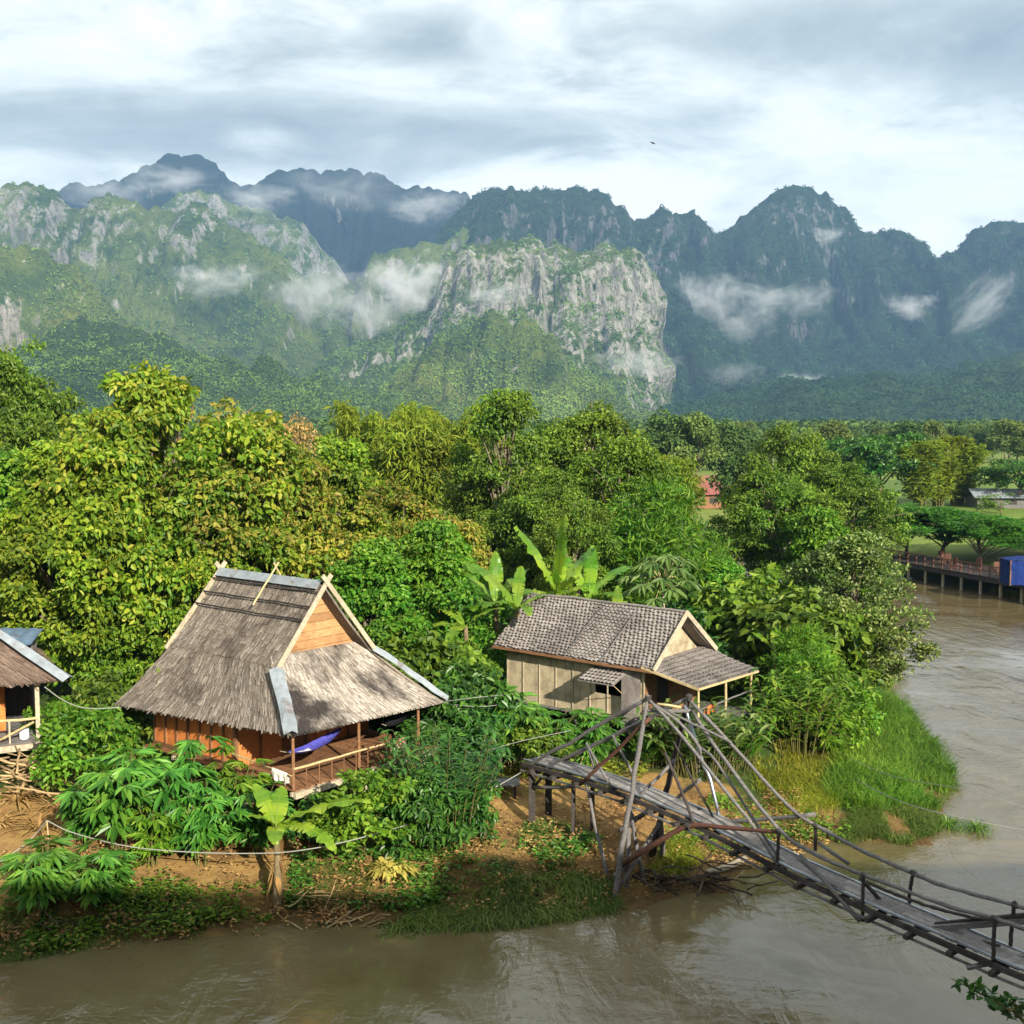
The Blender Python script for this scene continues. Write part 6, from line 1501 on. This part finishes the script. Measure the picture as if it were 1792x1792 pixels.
m = MB(); beam(m, tp(0, .05, tz + .85), tp(L_, .05, tz + .85), .08, .07); beam(m, tp(0, .05, tz + .45), tp(L_, .05, tz + .45), .06, .05); obj('railing', m, M_REDW, te, tb)
for k in range(25): m = MB(); beam(m, tp(k * L_ / 24, .05, tz), tp(k * L_ / 24, .05, tz + .82), .08); obj('railing_post', m, M_REDW, te, tb)
m = MB(); board_wall(m, tp(0, 3.9, 0)[:2], tp(L_, 3.9, 0)[:2], .0, tz - .1, 30, .06); obj('skirting_wall', m, M_DARKW, te, tb)
CT = 'chairs on the river terrace'
for k in range(11):
    l = 5.5 + k * 1.25; w = rng.uniform(.8, 2.6); base = tp(l, w, tz + .03); m = MB()
    if k == 0:
        ch = empty('terrace_chair', 'small wooden chair on the river terrace', 'chair', base, CT)
        beam(m, (-.25, 0, .45), (.25, 0, .45), .5, .05); obj('seat', m, M_REDW, ch)
        m = MB(); beam(m, (-.25, .24, .75), (.25, .24, .75), .04, .5); obj('backrest', m, M_REDW, ch)
        for x in (-.22, .22):
            for y in (-.22, .22): m = MB(); beam(m, (x, y, 0), (x, y, .45), .05); obj('leg', m, M_REDW, ch)
    else:
        ch_ = copy_tree(ch); ch_.location = tuple(base); ch_.rotation_euler = (0, 0, rng.uniform(0, 6))
# blue tarp shelter
q = P(1795, 1008, 82); tarp = empty('tarp_shelter', 'booth wrapped in dark blue tarp on the terrace at the right edge', 'shelter', (q[0], q[1], tz))
M_TARP = cloth_mat('blue_tarp', (.006, .018, .10), (.01, .03, .15))
m = MB(); w_, h_ = 1.5, P(1790, 978, 82)[2] - tz
V = np.array([[[x, -.9 + .05 * math.sin(x * 9), z] for z in np.linspace(.02, h_, 8)] for x in np.linspace(-w_, w_, 20)]) + rng.normal(size=(20, 8, 3)) * .02; gridmesh(m, V)
V = np.array([[[-w_ + .04 * math.sin(y * 8), y, z] for z in np.linspace(.02, h_, 8)] for y in np.linspace(-.9, .9, 12)]) + rng.normal(size=(12, 8, 3)) * .02; gridmesh(m, V); obj('tarp_wall', m, M_TARP, tarp, smooth=True)
V = np.array([[[x, y, h_ + .12 - .1 * abs(x)] for y in np.linspace(-1, 1, 8)] for x in np.linspace(-w_ - .1, w_ + .1, 12)]); m = MB(); gridmesh(m, V); obj('tarp_roof', m, M_TARP, tarp, smooth=True)
for x in (-w_, w_):
    for y in (-.9, .9): m = MB(); beam(m, (x, y, 0), (x, y, h_), .08); obj('post', m, M_BROWN, tarp)

# houses seen over the trees
def far_house(name, label, u, v, Y, w, dpt, hw, hr, mat, wall, rot):
    q = P(u, v, Y); g_ = gz(q[0], Y); top = q[2] - g_; o = empty(name, label, 'house', (q[0], Y, g_)); o.rotation_euler = (0, 0, rot)
    e = top - hr; m = MB(); box(m, (-w / 2, -dpt / 2, 0), (w / 2, dpt / 2, e + .05)); obj('wall', m, wall, o)
    m = MB(); 
    for sg in (-1, 1):
        n_ = 24
        V = np.array([[[x, sg * (dpt / 2 + .6), e - .1 + .03 * (i % 2)], [x, 0, top + .03 * (i % 2)]] for i, x in enumerate(np.linspace(-w / 2 - .5, w / 2 + .5, n_))]); gridmesh(m, V)
    obj('roof', m, mat, o)
    for x in (-w / 4, w / 4): m = MB(); box(m, (x - .5, -dpt / 2 - .03, e * .35), (x + .5, -dpt / 2 + .02, e * .75)); obj('window', m, M_DARKW, o)
t_ = NT('red_roof_tiles'); M_RED = t_.finish(t_.ramp(t_.noise(t_.coord('Object'), 3, 4, .7), [(.3, (.15, .045, .04)), (.7, (.27, .10, .085))]), .8, .2)
far_house('red_roofed_house', 'house with a faded red roof behind the forest', 1214, 833, 152, 7, 6, 3, 2.2, M_RED, M_BROWN, .15)
far_house('grey_roofed_house', 'house with a grey roof at the right edge beyond the lawn', 1742, 855, 152, 6, 5, 3, 1.0, M_TIN, M_GREYW, -.1)

# sapling tip rising into the lower right corner from the near bank
rng = np.random.default_rng(720)
bs = np.array([9.0, 10.6, 0]); bs[2] = gz(bs[0], bs[1]); tip = P(1665, 1712, 15.2)
sap = empty('sapling', 'leafy sapling tip at the lower right corner', 'sapling', bs); m, l_ = MB(), MB()
c = curve([bs * [1, 1, 1], bs + [.3, .1, 2.2], P(1830, 1830, 14.8), P(1760, 1765, 15.0), tip], 24); tube(m, c - bs, np.linspace(.05, .006, len(c)), 6); obj('stem', m, M_STEM, sap, smooth=True)
m = MB(); n = 0
for k in range(60):
    q = rng.uniform(.42, .97); p0 = np.array([np.interp(q, np.linspace(0, 1, len(c)), c[:, j]) for j in range(3)]) - bs
    a = rng.uniform(0, 2 * PI); e = p0 + np.array([math.cos(a), math.sin(a), rng.uniform(-.2, .5)]) * rng.uniform(.1, .45) * (1.25 - q); tube(m, [p0, e], [.006, .003], 4, False)
    kk = 3; leaves(l_, np.repeat(e[None], kk, 0) + rng.normal(size=(kk, 3)) * .03, rdir(kk) + [0, 0, -.1], rdir(kk) * .5 + [0, 0, 1.0], rng.uniform(.10, .17, kk), rng.uniform(.06, .09, kk), 'hex', .1)
obj('twigs', m, M_STEM, sap); obj('leaves', l_, LM['deep'], sap)
# a bird high over the valley
q = P(1143, 250, 220); m = MB()
bd = empty('bird', 'small dark bird gliding below the clouds', 'bird', q)
s = np.linspace(0, 1, 9); body = np.stack([-.55 + 1.1 * s, 0 * s, -.12 * s], 1); tube(m, body, .13 * np.sin(PI * np.clip(s, .04, .97)) ** .7, 8); obj('body', m, M_DARKW, bd, smooth=True)
for sg in (-1, 1):
    m = MB(); V = np.array([[[x0 - .1 * k - .25 * k * k, sg * (.08 + 1.0 * k), .28 * k - .35 * k * k + .0] for x0 in (-.22 * (1 - .7 * k), .0, .18 * (1 - .6 * k))] for k in np.linspace(0, 1, 7)]); gridmesh(m, V); gridmesh(m, V[::-1] - [0, 0, .015]); obj('wing', m, M_DARKW, bd, smooth=True)
bd.rotation_euler = (0, .3, -.5)
# ================================================================== MIST LYING ON THE MOUNTAINS
rng = np.random.default_rng(800)
def mist(u, v, Y, wu, hv, dens, label, seed, deep=.5, tilt=0.0, scale=1.0):
    """a real bank of mist: an ellipsoid of air whose density breaks up in noise"""
    c = P(u, v, Y); rx, rz = wu / FOC * Y / 2, hv / FOC * Y / 2; ry = min(rx, 160) * deep + 20
    t = NT('mist'); co = t.coord('Object')
    n = t.noise(t.scale(co, (1.0, 1.0, .75), (0, 0, seed)), 2.1 * scale, 6, .66, .7)
    ln = t.n('VectorMath', {0: co}, operation='LENGTH').outputs['Value']
    f = t.math('SUBTRACT', 1.0, ln)
    d = t.n('MapRange', {0: t.math('ADD', t.math('MULTIPLY', f, 1.25), t.math('MULTIPLY', t.math('SUBTRACT', n, .60), 3.6)), 1: 0.0, 2: 1.1, 3: 0.0, 4: dens * .62}, interpolation_type='SMOOTHSTEP').outputs[0]
    d = t.math('MULTIPLY', d, t.n('MapRange', {0: f, 1: 0.0, 2: .25}).outputs[0])
    vn = t.n('VolumePrincipled', {'Color': (.98, .985, 1.0), 'Density': d, 'Anisotropy': .0}); t.set(t.out.inputs['Volume'], vn.outputs[0])
    bm_ = bpy.data.meshes.new('mist_bank')
    import bmesh
    b = bmesh.new(); bmesh.ops.create_icosphere(b, subdivisions=3, radius=1.0); b.to_mesh(bm_); b.free()
    bm_.materials.append(t.m); o = bpy.data.objects.new('mist_bank', bm_); COL.objects.link(o)
    o.location = tuple(c); o.scale = (rx, ry, rz); o.rotation_euler = (0, -tilt, 0)
    return tag(o, label, 'mist', 'mist banks on the cliffs', 'stuff')
for k, a in enumerate((
        (550, 512, 2400, 200, 110, .020, 'faint mist left of the bright bank in the central gap', .6),
        (712, 500, 2150, 165, 100, .065, 'brightest mist bank in the gap left of the pale cliff', .5),
        (640, 545, 2150, 170, 90, .022, 'mist bank below the central gap', .5),
        (380, 488, 2250, 190, 70, .018, 'thin mist under the grey left cliff', .5),
        (868, 516, 2000, 160, 55, .022, 'long mist streak before the pale cliff', .5),
        (1240, 516, 2450, 130, 90, .028, 'mist puff right of the pale cliff', .5),
        (1330, 520, 2450, 150, 60, .018, 'faint mist in the middle of the dark massif', .5),
        (1410, 522, 2450, 120, 70, .016, 'faint mist on the dark massif under the highest peak', .5),
        (1300, 565, 2350, 160, 70, .012, 'thin mist below the puff on the dark massif', .5),
        (1115, 634, 1700, 160, 55, .026, 'flat mist bank at the foot of the pale cliff', .5),
        (1410, 668, 1900, 110, 38, .030, 'small low mist bank under the dark massif', .5),
        (1285, 652, 1950, 110, 45, .012, 'faint low mist beside the foot of the pale cliff', .5),
        (1592, 536, 2400, 110, 50, .028, 'small mist bank left of the right notch', .5),
        (1722, 530, 2350, 80, 150, .026, 'slanting mist streak at the right', .5),
        (1450, 411, 2700, 70, 36, .024, 'little mist puff under the highest peak', .5),
        (745, 360, 3400, 190, 60, .016, 'mist across the far blue mountain', .5),
        (600, 330, 3500, 240, 80, .008, 'thin mist veiling the top of the far blue mountain', .5),
        (300, 312, 3500, 190, 56, .014, 'mist ring round the far blue peak', .5),
        (190, 335, 3400, 200, 60, .012, 'mist left of the far blue peak', .5),
        (450, 345, 3150, 170, 50, .016, 'mist over the saddle right of the far peak', .5))):
    u, v, Y, wu, hv, dn, lab, dp = a
    mist(u, v, Y, wu * 1.25, hv * 1.35, dn, lab, k * 1.7, dp, tilt=(-.9 if 'slanting' in lab else 0))
# ================================================================== UNSEEN BUILDING ADDED FOR ITS SHADE
# added out of view behind the camera; heights set to shade water and shore
gb = np.array([15.0, -6.0, 2.0]); gh = empty('unseen_guesthouse', 'unseen building added behind the viewpoint to shade river and near bank', 'unseen_guesthouse', gb)
M_PLASTER = wood_mat('cream_plaster', (.42, .38, .30), (.55, .50, .41), (.5, .5, .5), .9, .0); M_ROOFT = wood_mat('brown_roof_sheet', (.12, .06, .045), (.20, .11, .08), (1, 1, 1), .8, .1)
for x0, x1, top in ((-22.0, 16.0, 16.7), (16.0, 60.0, 17.9)):
    m = MB(); box(m, (x0 + .01, -13, -1), (x1 - .01, -1.6, top)); obj('wall', m, M_PLASTER, gh, gb)
    m = MB(); e = .9
    V = [[x0 - e, -.7, top - .05], [x1 + e, -.7, top - .05], [x1 + e, -14, top - .05], [x0 - e, -14, top - .05], [x0 + 4, -7.3, top + 1.6], [x1 - 4, -7.3, top + 1.6]]
    m.add(V, [np.array([[0, 1, 5, 4], [2, 3, 4, 5]]), np.array([[1, 2, 5], [3, 0, 4]])]); obj('roof', m, M_ROOFT, gh, gb)
    for fl_ in range(1, int(top / 3.2)):
        z = 2 + fl_ * 3.2 - .9
        m = MB(); box(m, (x0 + .4, -1.59, z), (x1 - .4, -.75, z + .18)); slab_ = obj('balcony', m, M_PLASTER, gh, gb)
        m = MB(); beam(m, (x0 + .4, -.8, z + 1.1), (x1 - .4, -.8, z + 1.1), .07); beam(m, (x0 + .4, -.8, z + .6), (x1 - .4, -.8, z + .6), .05); obj('railing', m, M_BROWN, slab_, gb)
        for x in np.arange(x0 + 2.5, x1 - 1, 4.2):
            m = MB(); box(m, (x - .8, -1.66, z + .2), (x + .8, -1.58, z + 2.3)); obj('window', m, M_DARKW, gh, gb)
